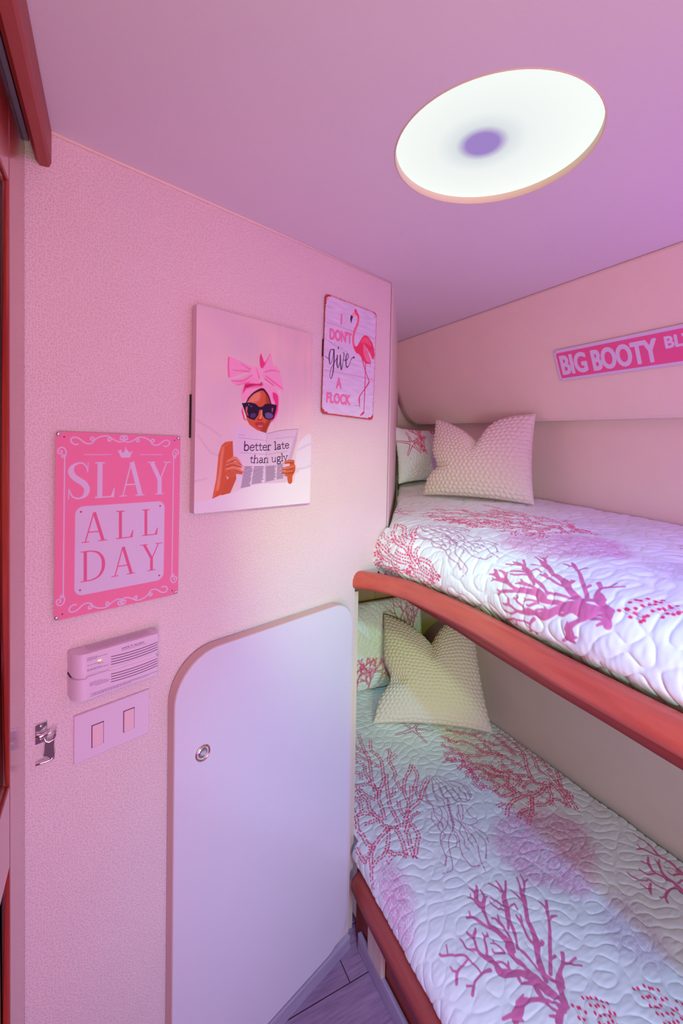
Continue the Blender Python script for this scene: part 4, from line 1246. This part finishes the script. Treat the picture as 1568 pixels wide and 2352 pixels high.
# ------------------------------------------------------------------ locker door
ld = wall_root('locker_door', 0.629, 0.08, 0, label='tall white laminate locker door with rounded corners and round chrome latch', category='cabinet door')
out = rrect(-0.246, 0.0, 0.247, 0.925, [0.02, 0.075, 0.062, 0.095], 12)
soften(prism('edge_band', out, 'y', -0.0290, -0.0055, M['beige_edge'], ld))
inn = rrect(-0.2445, 0.0015, 0.2455, 0.9235, [0.019, 0.074, 0.061, 0.094], 12)
prism('laminate_face', inn, 'y', -0.0305, -0.0288, M['white_lam'], ld, bevel=0.0004, seg=1)
prism('gap_shade', rrect(-0.225, 0.03, 0.225, 0.89, 0.06), 'y', -0.0056, -0.0001, M['dark'], ld)  # near-black slab stands for shade in the gap behind the door
lm = Matrix.Translation((0.443 - 0.629, -0.0305, 0.799 - 0.08)) @ RX
bm = bmesh.new()
lathe(bm, [(0.0122, -0.004), (0.0122, 0.001), (0.0132, 0.0026), (0.0152, 0.0028), (0.0162, 0.0012), (0.0164, 0.0)], 48, lm)
lr = from_bm('latch_ring', bm, mat('gold_chrome', (0.80, 0.58, 0.46), 0.18, metal=1.0, noise=0.02), ld, label='brassy ring of the push latch')
bm = bmesh.new()
lathe(bm, [(0.0, 0.0016), (0.006, 0.0014), (0.0098, 0.0006), (0.0110, -0.001), (0.0112, -0.004)], 40, lm)
from_bm('latch_button', bm, M['chrome'], ld)

# ------------------------------------------------------------------ gas alarm
ga = wall_root('gas_alarm', 0.2815, 0.992, 0, label='white gas alarm box with green light and slotted grille above the switch plate', category='alarm')
W2, H2, D2 = 0.0690, 0.0765, 0.038


def alarm_plan(inset=0.0):
    pts = [(W2 - inset, 0.0), (W2 - inset, -D2 + 0.004 + inset)]
    for i in range(5):
        t = math.radians(90 * i / 4)
        pts.append((W2 - inset - 0.004 + 0.004 * math.cos(t), -D2 + 0.004 + inset - 0.004 * math.sin(t)))
    r_ = 0.020
    for i in range(17):
        t = math.radians(90 * i / 16)
        pts.append((-W2 + inset + r_ - r_ * math.sin(t), -D2 + inset + r_ - r_ * math.cos(t)))
    pts.append((-W2 + inset, 0.0))
    return pts[::-1]


soften(prism('lower_shell', alarm_plan(), 'z', 0.0, 0.0355, M['plastic'], ga, bevel=0.0018, seg=3))
soften(prism('upper_shell', alarm_plan(), 'z', 0.0405, H2, M['plastic'], ga, bevel=0.0022, seg=3))
prism('core', alarm_plan(0.0025), 'z', 0.030, 0.046, M['plastic'], ga)
box('groove_shade', (-W2 - 0.0002, -0.016, 0.0365), (-W2 + 0.0022, -0.002, 0.0400), M['rubber'], ga)  # black insert paints the shadow in the groove between the shells
box('test_button', (-0.0505, -D2 - 0.0004, 0.0352), (-0.016, -D2 + 0.006, 0.0382), M['plastic'], ga, bevel=0.0003, seg=1)
bm = bmesh.new()
for zb, n_ in ((0.0448, 4), (0.0150, 4)):
    for k_ in range(n_):
        z_ = zb + k_ * 0.0044
        pts = [(-0.0135 + 0.079 * t_, -D2 - 0.0001, z_ + 0.0022 * (2 * t_ - 1) ** 2 + 0.0012 * t_) for t_ in np.linspace(0, 1, 14)]
        for (a, b) in zip(pts, pts[1:]):
            h_ = 0.00058
            vs = [bm.verts.new((a[0], a[1] - 0.0001, a[2] - h_)), bm.verts.new((b[0], b[1] - 0.0001, b[2] - h_)), bm.verts.new((b[0], b[1] - 0.0001, b[2] + h_)), bm.verts.new((a[0], a[1] - 0.0001, a[2] + h_))]
            bm.faces.new(vs)
from_bm('grille_slots', bm, M['slot'], ga)
box('indicator_light', (-0.0338, -D2 - 0.0006, 0.0588), (-0.0288, -D2 + 0.001, 0.0612), M['led'], ga, bevel=0.0004, seg=1)


def word_mesh(txt, x0, x1, z0, z1, y, bm_target, shear=0.0):
    cu = bpy.data.curves.new('w', 'FONT')
    cu.body = txt
    cu.resolution_u = 2
    ob = bpy.data.objects.new('w', cu)
    COL.objects.link(ob)
    dg = bpy.context.evaluated_depsgraph_get()
    dg.update()
    me = bpy.data.meshes.new_from_object(ob.evaluated_get(dg))
    xs = [v.co.x for v in me.vertices]
    ys = [v.co.y for v in me.vertices]
    for v_ in me.vertices:
        u_ = (v_.co.x - min(xs)) / (max(xs) - min(xs))
        w_ = (v_.co.y - min(ys)) / (max(ys) - min(ys))
        v_.co = Vector((x0 + (x1 - x0) * u_ + shear * w_, y, z0 + (z1 - z0) * w_))
    bm_target.from_mesh(me)
    bpy.data.objects.remove(ob, do_unlink=True)
    bpy.data.curves.remove(cu)
    bpy.data.meshes.remove(me)


bm = bmesh.new()
word_mesh('SAFE-T-ALERT', 0.0035, 0.0420, 0.0672, 0.0702, -D2 - 0.0002, bm)
word_mesh('SAFE-T-ALERT', 0.0037, 0.0422, 0.0673, 0.0703, -D2 - 0.00022, bm)


def micro(bm, x0, x1, z, hh=0.00035, yy=-D2 - 0.0002):
    x = x0
    while x < x1 - 0.001:
        l_ = 0.0016 + 0.0035 * RNG.random()
        e_ = min(x + l_, x1)
        bm.faces.new([bm.verts.new(c_) for c_ in ((x, yy, z - hh), (e_, yy, z - hh), (e_, yy, z + hh), (x, yy, z + hh))])
        x = e_ + 0.0009


micro(bm, 0.0035, 0.045, 0.0655, 0.0003)
from_bm('lettering', bm, M['ink'], ga)
for blk in (((0.0690, -.050, -.034), (0.0670, -.050, -.018), (0.0650, -.050, -.036), (0.0568, -.050, -.030), (0.0550, -.034, -.024), (0.0500, -.050, -.028), (0.0480, -.050, -.018)),
            ((0.0270, -.046, -.028), (0.0248, -.046, -.020), (0.0226, -.046, -.016), (0.0204, -.038, -.016)),
            ((0.0082, -.045, .066), (0.0062, -.042, .050), (0.0044, -.045, .020))):
    bm = bmesh.new()
    for z_, a, b in blk:
        micro(bm, a, b, z_)
    from_bm('printed_text', bm, M['ink'], ga)
bm = bmesh.new()
for k_ in range(6):                                        # printing on the top face
    y_ = -0.008 - k_ * 0.004
    x = -0.044
    while x < 0.055:
        l_ = 0.0016 + 0.0035 * RNG.random()
        bm.faces.new([bm.verts.new(c_) for c_ in ((x, y_, H2 + 0.0002), (x + l_, y_, H2 + 0.0002), (x + l_, y_ + 0.0007, H2 + 0.0002), (x, y_ + 0.0007, H2 + 0.0002))])
        x += l_ + 0.0009
from_bm('printed_text', bm, M['ink'], ga)

# ------------------------------------------------------------------ switch plate
sw = wall_root('switch_plate', 0.284, 0.913, 0, label='white double rocker light switch plate below the gas alarm', category='light switch')
bm = bmesh.new()
bm_box(bm, (-0.0625, -0.0062, -0.0412), (0.0625, -0.0002, 0.0412), 0.0018, 3)
from_bm('plate', bm, M['plastic'], sw)
for x_, z_ in ((-0.0265, -0.004), (0.0255, -0.0005)):
    fr = box('rocker_recess', (x_ - 0.0098, -0.0066, z_ - 0.0196), (x_ + 0.0098, -0.004, z_ + 0.0196), M['slot'], sw)
    box('rocker', (-0.0088, -0.0090, -0.0186), (0.0088, -0.0005, 0.0186), M['rocker'], fr, bevel=0.0012, seg=2).location = (x_, 0, z_)

# ------------------------------------------------------------------ door hook
hk = wall_root('door_hook', 0.176, 0.930, 0, label='small chrome door holdback hook on the pink wall beside the wooden door', category='hook')
hm = M['chrome']
bm = bmesh.new()
bm_box(bm, (-0.0088, -0.0030, 0.000), (0.0082, -0.0001, 0.0330), 0.0011, 2)
from_bm('base_plate', bm, hm, hk)
for z_ in (0.0275, 0.0065):
    bm = bmesh.new()
    lathe(bm, [(0.0, 0.0008), (0.0022, 0.0006), (0.0030, 0.0), (0.0032, -0.0006)], 20, Matrix.Translation((-0.0003, -0.0032, z_)) @ RX)
    from_bm('screw', bm, M['steel'], hk, smooth=True)
bm = bmesh.new()
tube(bm, [(-0.0085, -0.0055, 0.0155), (-0.002, -0.0075, 0.0140), (0.0045, -0.0080, 0.0150), (0.0080, -0.006, 0.0175)], [0.0030, 0.0036, 0.0034, 0.0026], 12)
tube(bm, [(0.0005, -0.0085, 0.0125), (0.0065, -0.0125, 0.0165), (0.0140, -0.0135, 0.0195), (0.0170, -0.0130, 0.0165), (0.0162, -0.0130, 0.0100), (0.0135, -0.0125, 0.0040), (0.0080, -0.0120, 0.0020), (0.0040, -0.0110, 0.0050), (0.0010, -0.0090, 0.0100)], 0.0017, 10, closed=True)
from_bm('pivot_loop', bm, hm, hk, smooth=True)
bm = bmesh.new()
secs = [(0.0025, 0.0120, 0.0035, 0.0013), (0.0018, 0.0120, -0.0020, 0.0013), (0.0018, 0.0116, -0.0060, 0.0013), (0.0012, 0.0116, -0.0115, 0.0013), (0.0000, 0.0122, -0.0165, 0.0013), (0.0058, 0.0126, -0.0195, 0.0013), (0.0092, 0.0126, -0.0245, 0.0013), (0.0090, 0.0118, -0.0280, 0.0013)]
prev = None
for x0, x1, z_, t_ in secs:
    yb = -0.0118
    ring = [bm.verts.new(c_) for c_ in ((x0, yb - t_, z_), (x1 + 0.003, yb - t_, z_), (x1 + 0.003, yb + t_, z_), (x0, yb + t_, z_))]
    if prev:
        for k_ in range(4):
            bm.faces.new((prev[k_], prev[(k_ + 1) % 4], ring[(k_ + 1) % 4], ring[k_]))
    else:
        bm.faces.new(ring[::-1])
    prev = ring
bm.faces.new(prev)
from_bm('hook_arm', bm, hm, hk)
bm = bmesh.new()
tube(bm, [(0.0132, -0.0118, -0.0245), (0.0118, -0.0117, -0.0272), (0.0075, -0.0108, -0.0282), (0.0, -0.0095, -0.0285), (-0.0095, -0.0085, -0.0285)], [0.0022, 0.0022, 0.0019, 0.0018, 0.0015], 12)
from_bm('hook_foot', bm, hm, hk, smooth=True)

# ------------------------------------------------------------------ bedding: one printed cotton design for quilts and shams
WHITE = (236, 238, 242)
C_SOLID, C_DOT, C_DOT2, C_JEL, C_FAN = (214, 112, 162), (236, 56, 106), (206, 40, 84), (176, 116, 152), (222, 150, 192)


def seg_dots(p, line, col, spacing=0.0046, r=0.00135, half=0.0034, veins=True, vcol=(206, 120, 150)):
    P = cat(line, 8)
    d = np.r_[0, np.cumsum(np.hypot(*np.diff(P, axis=0).T))]
    n = max(2, int(d[-1] / spacing))
    T = np.gradient(P, axis=0)
    T /= np.linalg.norm(T, axis=1)[:, None] + 1e-12
    Nn = np.c_[-T[:, 1], T[:, 0]]
    if veins:
        for k in (-0.42, 0.42):
            p.stroke(P + Nn * half * k, vcol, 0.00042, smooth=False, alpha=0.75)
    for sgn in (-1, 1):
        for q in np.linspace(0, d[-1], n) + (0.3 if sgn > 0 else 0) * spacing:
            q = min(q, d[-1])
            i = min(np.searchsorted(d, q), len(P) - 1)
            c = P[i] + Nn[i] * half * sgn
            e = T[i] * r * 0.40
            p.stroke([(*(c - e), r), (*(c + e), r)], col, smooth=False)


def fabric(p, mp, k=1.0, thick=None):
    """lay the coral print; mp sends design metres to the sheet, k scales line widths"""
    fans = [duo(v) for v in FAN]
    for i, f_ in enumerate(fans):
        q = mp(f_)
        c0 = q.mean(0)

        def col(X, Y, i=i):
            t = np.sin(X * 520 + 3 * np.sin(Y * 190)) * np.sin(Y * 330 + 2.5 * np.sin(X * 240 + 1))
            a = np.clip(0.62 + 0.5 * t, 0, 1)[..., None]
            tint = np.array(C_FAN if i < 2 else (196, 168, 200), float)
            return np.array(WHITE, float) * (1 - a) + tint * a
        p.poly(q, col, smooth=True, soft=0.03 * k, alpha=0.9 if i < 2 else 0.6)
    jel = (196, 134, 168)
    for v in JPATCH:
        t_ = tri(v)
        t_[:, :2] = mp(t_[:, :2])
        t_[:, 2] *= k * 0.75
        p.stroke(t_, (200, 158, 186), alpha=0.7)
    for v in JLINE:
        p.stroke(mp(duo(v)), jel, 0.00105 * k, alpha=0.9, n=5)
    for v in JFRILL:
        t_ = tri(v)
        c = cat(t_, 5)
        q = mp(c[:, :2])
        r = c[:, 2] * k * 0.95
        zig = np.where(np.arange(len(q)) % 2, 1.0, 0.45)
        p.stroke(np.c_[q, r * zig], jel, smooth=False, alpha=0.9)
    for v in STAR:
        pass
    ctr = tri(STAR[0])[0]
    for pas, cc in ((0, (200, 80, 128)), (1, (236, 234, 238))):
        for v in STAR:
            t_ = tri(v)
            q = mp(t_[:, :2])
            s_ = (1.0 if pas == 0 else 0.5) * k
            p.stroke(np.c_[q, np.array([0.0062, 0.0030]) * s_], cc, smooth=False)
    for v in STAR:
        t_ = mp(tri(v)[:, :2])
        for u in (0.2, 0.35, 0.5):
            c = t_[0] * (1 - u) + t_[1] * u
            n_ = np.array([-(t_[1] - t_[0])[1], (t_[1] - t_[0])[0]])
            n_ /= np.linalg.norm(n_)
            p.stroke([(*(c + n_ * 0.0028 * k * (1 - u)), 0.0008)], (236, 200, 216))
    rr = np.random.default_rng(19)
    for iv, v in enumerate(DOTS):
        ln = mp(duo(v))
        sz = dict(spacing=0.0066, r=0.00175, half=0.0046)
        seg_dots(p, ln, C_DOT, **sz)
        c = cat(ln, 6)
        d = np.r_[0, np.cumsum(np.hypot(*np.diff(c, axis=0).T))]
        q = 0.018
        while iv >= 38 and q < d[-1] - 0.006:                             # short side twigs
            i = min(np.searchsorted(d, q), len(c) - 2)
            t = math.atan2(*(c[i + 1] - c[i])[::-1]) + rr.choice([-1, 1]) * (0.6 + 0.3 * rr.random())
            L_ = 0.016 + 0.018 * rr.random()
            m1 = c[i] + L_ * 0.5 * np.array([math.cos(t), math.sin(t)])
            e1 = m1 + L_ * 0.5 * np.array([math.cos(t * 0.9 + 0.1 * math.atan2(*(c[-1] - c[0])[::-1])), math.sin(t * 0.9 + 0.1 * math.atan2(*(c[-1] - c[0])[::-1]))])
            seg_dots(p, np.array([c[i], m1, e1]), C_DOT, spacing=0.0066, r=0.00165, half=0.0040)
            q += 0.024 + 0.02 * rr.random()
    for v in BIGDOTS:
        seg_dots(p, mp(duo(v)), C_DOT, spacing=0.0095 * k, r=0.0019 * k, half=0.0036 * k)
    for v in SOLID:
        t_ = tri(v)
        t_[:, :2] = mp(t_[:, :2])
        t_[:, 2] *= thick or 1.22 * k
        t_[:, 2] = np.maximum(t_[:, 2], 0.0014)
        p.stroke(t_, C_SOLID, n=6)


def quilting(n, m, cell, wl, seed, amp):
    """stitched meander: puffed cloth between sewn lines"""
    z = noise2(n, m, wl[0] / cell[0], wl[1] / cell[1], seed, 0.17)
    w = noise2(n, m, 0.20 / cell[0], 0.20 / cell[1], seed + 1, 0.5)
    puff = 1 - np.exp(-(np.abs(z) / 0.60) ** 0.85)
    fine = noise2(n, m, 0.012 / cell[0], 0.03 / cell[1], seed + 2, 0.4)
    return amp * (puff - 0.5) + 0.0011 * w + 0.00018 * fine


def normals(P):
    a = np.gradient(P, axis=0)
    b = np.gradient(P, axis=1)
    n = np.cross(a, b)
    return n / (np.linalg.norm(n, axis=2, keepdims=True) + 1e-12)


def resample(prof, step):
    c = cat(prof, 30)
    s = np.r_[0, np.cumsum(np.hypot(*np.diff(c, axis=0).T))]
    t = np.linspace(0, s[-1], int(s[-1] / step) + 1)
    return np.c_[np.interp(t, s, c[:, 0]), np.interp(t, s, c[:, 1])], t


def wall_y(x):
    return (DW + math.sin(A) * x) / math.cos(A)


# lower quilt -----------------------------------------------------------------------
KL = 1.22                                                   # design metre on the sheet of the lower berth
prof, arc = resample([(0.652, 0.228), (0.632, 0.226), (0.619, 0.240), (0.630, 0.268), (0.662, 0.288), (0.725, 0.301), (0.854, 0.306), (1.10, 0.305), (1.32, 0.302), (1.390, 0.296)], 0.0015)
i0 = int(np.argmin(np.abs(prof[:, 0] - 0.76) + 10 * (prof[:, 1] < 0.28)))
fx = arc - arc[i0] + prof[i0, 0]                           # fabric coordinate equals X on the flat top
m_ = len(prof)
n_ = 1200
tt = np.linspace(0, 1, n_)[:, None]
ylim = np.where(prof[:, 0] < 0.6405, 1.095, 1.822)          # the front corner stops at the bulkhead, the rest runs on to the forward end
Y = np.minimum(np.repeat(0.02 + 1.802 * tt, m_, 1), ylim[None, :])
Xw = np.repeat(prof[None, :, 0], n_, 0)
Zw = np.repeat(prof[None, :, 1], n_, 0).copy()
Zw -= 0.02 * np.clip((Y - 1.785) / 0.035, 0, 1) ** 2
P = np.stack([Xw, Y, Zw], -1)
nn = normals(P)
nn *= np.sign(nn[n_ // 2, m_ // 2, 2])
q = quilting(n_, m_, (1.80 / n_, 0.0015), (0.042, 0.060), 31, 0.0031)
P += nn * q[..., None]
P[..., 0] -= 0.016 * np.clip((1.0 - Y) / 0.4, 0, 1) * np.clip((0.70 - Xw) / 0.06, 0, 1)
P[..., 0] = np.clip(P[..., 0], np.where(Y > 1.096, 0.640, 0.58), 1.402)
pt = Paint(np.repeat(fx[None], n_, 0), Y, WHITE, 0.0017)
fabric(pt, lambda a: a * KL, KL)
ql = grid_mesh('quilt', P, pt.linear())
o = put('quilt', ql, M['print_quilt'], smooth=True, label='coral print quilt on the lower berth', category='quilt')

# upper quilt -----------------------------------------------------------------------
TA = np.array([[0.447, -0.469], [-0.053, 1.224], [-0.250, 0.101], [0.249, 0.176]])


def to_upper(a):
    return np.c_[a, np.ones(len(a)), a[:, 0] ** 2] @ TA


prof, arc = resample([(0.742, 1.045), (0.727, 1.060), (0.706, 1.086), (0.707, 1.130), (0.735, 1.170), (0.80, 1.195), (0.90, 1.208), (1.10, 1.218), (1.34, 1.228), (1.396, 1.224)], 0.0016)
fx = arc
m_ = len(prof)
n_ = 1150
tt = np.linspace(0, 1, n_)[:, None]
px = prof[:, 0]
ye = np.where(px < 0.748, wall_y(px) - 0.0040, np.minimum(1.106 + 1.400 * (px - 0.748), 1.850))
Y = np.minimum(np.repeat(-0.06 + 1.92 * tt, m_, 1), ye[None, :])
Xw = np.repeat(px[None, :], n_, 0)
rail_in = np.maximum(np.interp(Y, RP[::-1, 1], RP[::-1, 0]) + 0.040, np.where(Y > 0.92, 0.694, 0.0))     # front hem follows the curved rail
f_ = np.clip(1 - (Xw - 0.698) / 0.25, 0, 1)
Xw = Xw + f_ * np.minimum(rail_in - 0.7165, 0.0)
Zw = np.repeat(prof[None, :, 1], n_, 0).copy()
Zw = Zw + np.clip((Xw - 0.9) / 0.5, 0, 1) * (Y - 0.9) * 0.045
Zw -= 0.012 * np.clip((Y - ye[None, :] + 0.02) / 0.02, 0, 1) ** 2
P = np.stack([Xw, Y, Zw], -1)
nn = normals(P)
nn *= np.sign(nn[n_ // 2, m_ - 40, 2])
q = quilting(n_, m_, (1.92 / n_, 0.0016), (0.048, 0.056), 52, 0.0040)
P += nn * q[..., None]
pt = Paint(np.repeat(fx[None], n_, 0), Y, WHITE, 0.0018)
fabric(pt, to_upper, 1.22, thick=1.4)
put('quilt', grid_mesh('quilt', P, pt.linear()), M['print_quilt'], smooth=True, label='coral print quilt on the upper berth, hanging over its cherry rail', category='quilt')


# pillows ---------------------------------------------------------------------------
def pillow(name, base, e, n, lean, a, b, T, mat_, nf, relief, notch=0.0, taper=0.0, paint=None, dent=0.0, ear=0.07, notch_u=0.0, wl=0.34, wr=0.34, **props):
    """base: middle of the lower edge; e: unit along it; n: unit away from the viewer; half sizes a, b"""
    e, n = Vector(e).normalized(), Vector(n).normalized()
    wv = (n * math.sin(lean) + Vector((0, 0, 1)) * math.cos(lean)).normalized()
    fr = e.cross(wv).normalized()                            # front normal
    if fr.dot(n) > 0:
        fr = -fr
    u = np.linspace(-1, 1, nf)
    Ug, Vg = np.meshgrid(u, u)
    X = a * Ug * (1 - ear * (1 - Vg ** 2)) * (1 - taper * (Vg + 1) / 2)
    Z_ = b * Vg * (1 - ear * (1 - Ug ** 2)) + b
    th = T * np.maximum(0, (1 - Ug ** 2)) ** 0.42 * np.maximum(0, (1 - Vg ** 2)) ** 0.42
    up = np.clip((Vg + 1) / 2, 0, 1)
    if notch:
        du = Ug - notch_u
        wd = np.where(du < 0, wl, wr)
        Z_ = Z_ - notch * np.exp(-(np.abs(du) / wd) ** 1.15) * up ** 3.0
        th = th * (1 - 0.55 * np.exp(-(du / 0.13) ** 2) * np.clip((Vg - 0.2) / 0.8, 0, 1))
    if dent:
        th = th * (1 - 0.5 * np.exp(-((Vg + 0.28) / 0.10) ** 2) * np.clip((-Ug - 0.45) / 0.55, 0, 1))
        X = X + dent * np.exp(-((Vg + 0.25) / 0.25) ** 2) * np.clip((-Ug - 0.5) / 0.5, 0, 1)
    h = relief(Ug * a, Vg * b)
    edge = np.clip(np.minimum(1 - np.abs(Ug), 1 - np.abs(Vg)) / 0.02, 0, 1)
    parts = []
    for sg_ in (1, -1):
        t_ = th * (1.0 if sg_ > 0 else 0.7)
        L_ = np.stack([X, Z_, sg_ * t_], -1)
        nr = normals(L_)
        nr *= np.sign(nr[nf // 2, nf // 2, 2]) * sg_
        L_ = L_ + nr * (h * edge)[..., None]
        Wd = L_[..., :1] * np.array(e) + L_[..., 1:2] * np.array(wv) + L_[..., 2:] * np.array(fr)
        parts.append(Wd)
    B = np.array(base)
    d = None
    if paint is not None:
        pt_ = Paint(Ug * a, Vg * b, WHITE, 2 * a / nf * 1.3)
        paint(pt_)
        d = pt_.linear()
    q0 = parts[0].reshape(-1, 3)
    q1 = parts[1][::3, ::3] if False else parts[1]
    n2, m2 = q1.shape[:2]
    idx = np.arange(n2 * m2).reshape(n2, m2)
    F = np.stack([idx[:-1, :-1], idx[1:, :-1], idx[1:, 1:], idx[:-1, 1:]], -1).reshape(-1, 4)
    me = grid_mesh(name, parts[0], d, (q1.reshape(-1, 3), F, None if d is None else d.reshape(-1, 3)))
    o = put(name, me, mat_, None, smooth=True, **props)
    o.location = B
    return o


def knit(x, z):
    row = (z + 0.0016 * np.sin(x * 60 + 3 * np.sin(z * 21)) + 0.0008 * np.sin(x * 190)) / 0.0150
    ri = np.floor(row)
    fr_ = row - ri
    ph = 0.5 * (ri % 2)
    loop = 0.5 + 0.5 * np.cos(2 * np.pi * (x / 0.0190 + ph + 0.10 * np.sin(ri * 2.3)))
    return 0.0046 * np.sin(np.pi * fr_) ** 0.65 * (0.25 + 0.75 * loop ** 0.6) - 0.0022


def unit2(a, b):
    return np.array([b[0] - a[0], b[1] - a[1], 0.0]) / math.hypot(b[0] - a[0], b[1] - a[1])


bl, br = np.array([1.088, 1.402]), np.array([1.248, 1.030])
e_ = unit2(bl, br)
n__ = np.array([-e_[1], e_[0], 0])
mid = (bl + br) / 2
pillow('throw_pillow', (mid[0] - 0.006, mid[1] - 0.003, 1.233), e_, n__, math.radians(11), 0.208, 0.156, 0.070, M['knit'], 340, knit, notch=0.098, taper=0.10, dent=0.030, ear=0.06, wl=0.50, wr=0.20,
       label='cream knitted square throw pillow dented at the top, on the upper berth', category='pillow')
bl, br = np.array([0.765, 1.222]) * KL, np.array([1.075, 1.020]) * KL
e_ = unit2(bl, br)
n__ = np.array([-e_[1], e_[0], 0])
mid = (bl + br) / 2
pillow('throw_pillow', (mid[0], mid[1], 0.318), e_, n__, math.radians(36), 0.190 * KL, 0.180 * KL, 0.080, M['knit'], 330, knit, notch=0.112, taper=0.15, dent=0.040, wl=0.46, wr=0.24, ear=0.07, notch_u=0.04,
       label='cream knitted square throw pillow dented at the top, on the lower berth', category='pillow')


def star(p, c, R, rot=0.0, k=1.0):
    for pas, cc in ((0, (200, 76, 124)), (1, (236, 234, 238))):
        for i in range(5):
            t = rot + i * 2 * math.pi / 5
            s_ = 1.0 if pas == 0 else 0.48
            p.stroke([(c[0], c[1], 0.0062 * s_ * k), (c[0] + R * math.cos(t), c[1] + R * math.sin(t), 0.0026 * s_ * k)], cc, smooth=False)


def bush(p, base, ang, L, depth, dotted=True, seed=3):
    """branching coral sprig"""
    r = np.random.default_rng(seed)

    def go(b, t, l, d):
        m1 = b + l * 0.5 * np.array([math.cos(t + 0.12), math.sin(t + 0.12)])
        e1 = b + l * np.array([math.cos(t), math.sin(t)])
        if dotted:
            seg_dots(p, np.array([b, m1, e1]), C_DOT, spacing=0.0048, r=0.0014, half=0.0030)
        else:
            p.stroke(np.c_[np.array([b, m1, e1]), [0.0012 + 0.0011 * d, 0.0012 + 0.0009 * d, 0.0012 + 0.0007 * d]], C_SOLID)
        if d > 0:
            for s_ in (-1, 1):
                go(e1, t + s_ * (0.32 + 0.25 * r.random()), l * (0.66 + 0.2 * r.random()), d - 1)
            if r.random() < 0.6:
                go(m1, t + r.choice([-1, 1]) * 0.7, l * 0.5, d - 1)
    go(np.array(base, float), ang, L, depth)


def sham_relief(seed):
    z = {}

    def f(x, y):
        n, m = x.shape
        q_ = quilting(n, m, (abs(y[1, 0] - y[0, 0]), abs(x[0, 1] - x[0, 0])), (0.030, 0.036), seed, 0.0040)
        return q_
    return f


def paint_sham_low(p):
    star(p, (0.070, -0.112), 0.056, 0.5, 1.2)
    for x_, t_, sd in ((-0.13, 1.45, 5), (-0.06, 1.65, 8), (-0.19, 1.3, 9), (0.0, 1.5, 12)):
        bush(p, (x_, -0.195), t_, 0.056, 3, True, sd)
    bush(p, (0.19, 0.02), 1.7, 0.065, 3, False, 4)
    bush(p, (0.225, 0.00), 1.4, 0.070, 3, False, 6)
    bush(p, (0.25, 0.04), 1.2, 0.060, 3, False, 7)


def paint_sham_up(p):
    star(p, (-0.100, 0.050), 0.062, 0.45, 1.35)
    bush(p, (-0.035, 0.045), 1.7, 0.034, 3, True, 5)
    bush(p, (-0.01, 0.00), 2.0, 0.034, 3, True, 7)
    bush(p, (0.07, 0.05), 1.5, 0.04, 3, True, 11)


pillow('pillow_sham', (1.03, 1.722, 0.316), (1, -0.02, 0), (0, 1, 0), math.radians(9), 0.330, 0.195, 0.065, M['print_quilt'], 260, sham_relief(61), ear=0.03, paint=paint_sham_low,
       label='quilted coral print pillow behind the knitted pillow on the lower berth', category='pillow')
pillow('pillow_sham', (1.282, 1.662, 1.256), (0.985, 0.17, 0), (-0.17, 0.985, 0), math.radians(10), 0.160, 0.128, 0.050, M['print_quilt'], 240, sham_relief(73), ear=0.10, paint=paint_sham_up,
       label='quilted coral print pillow behind the knitted pillow on the upper berth', category='pillow')
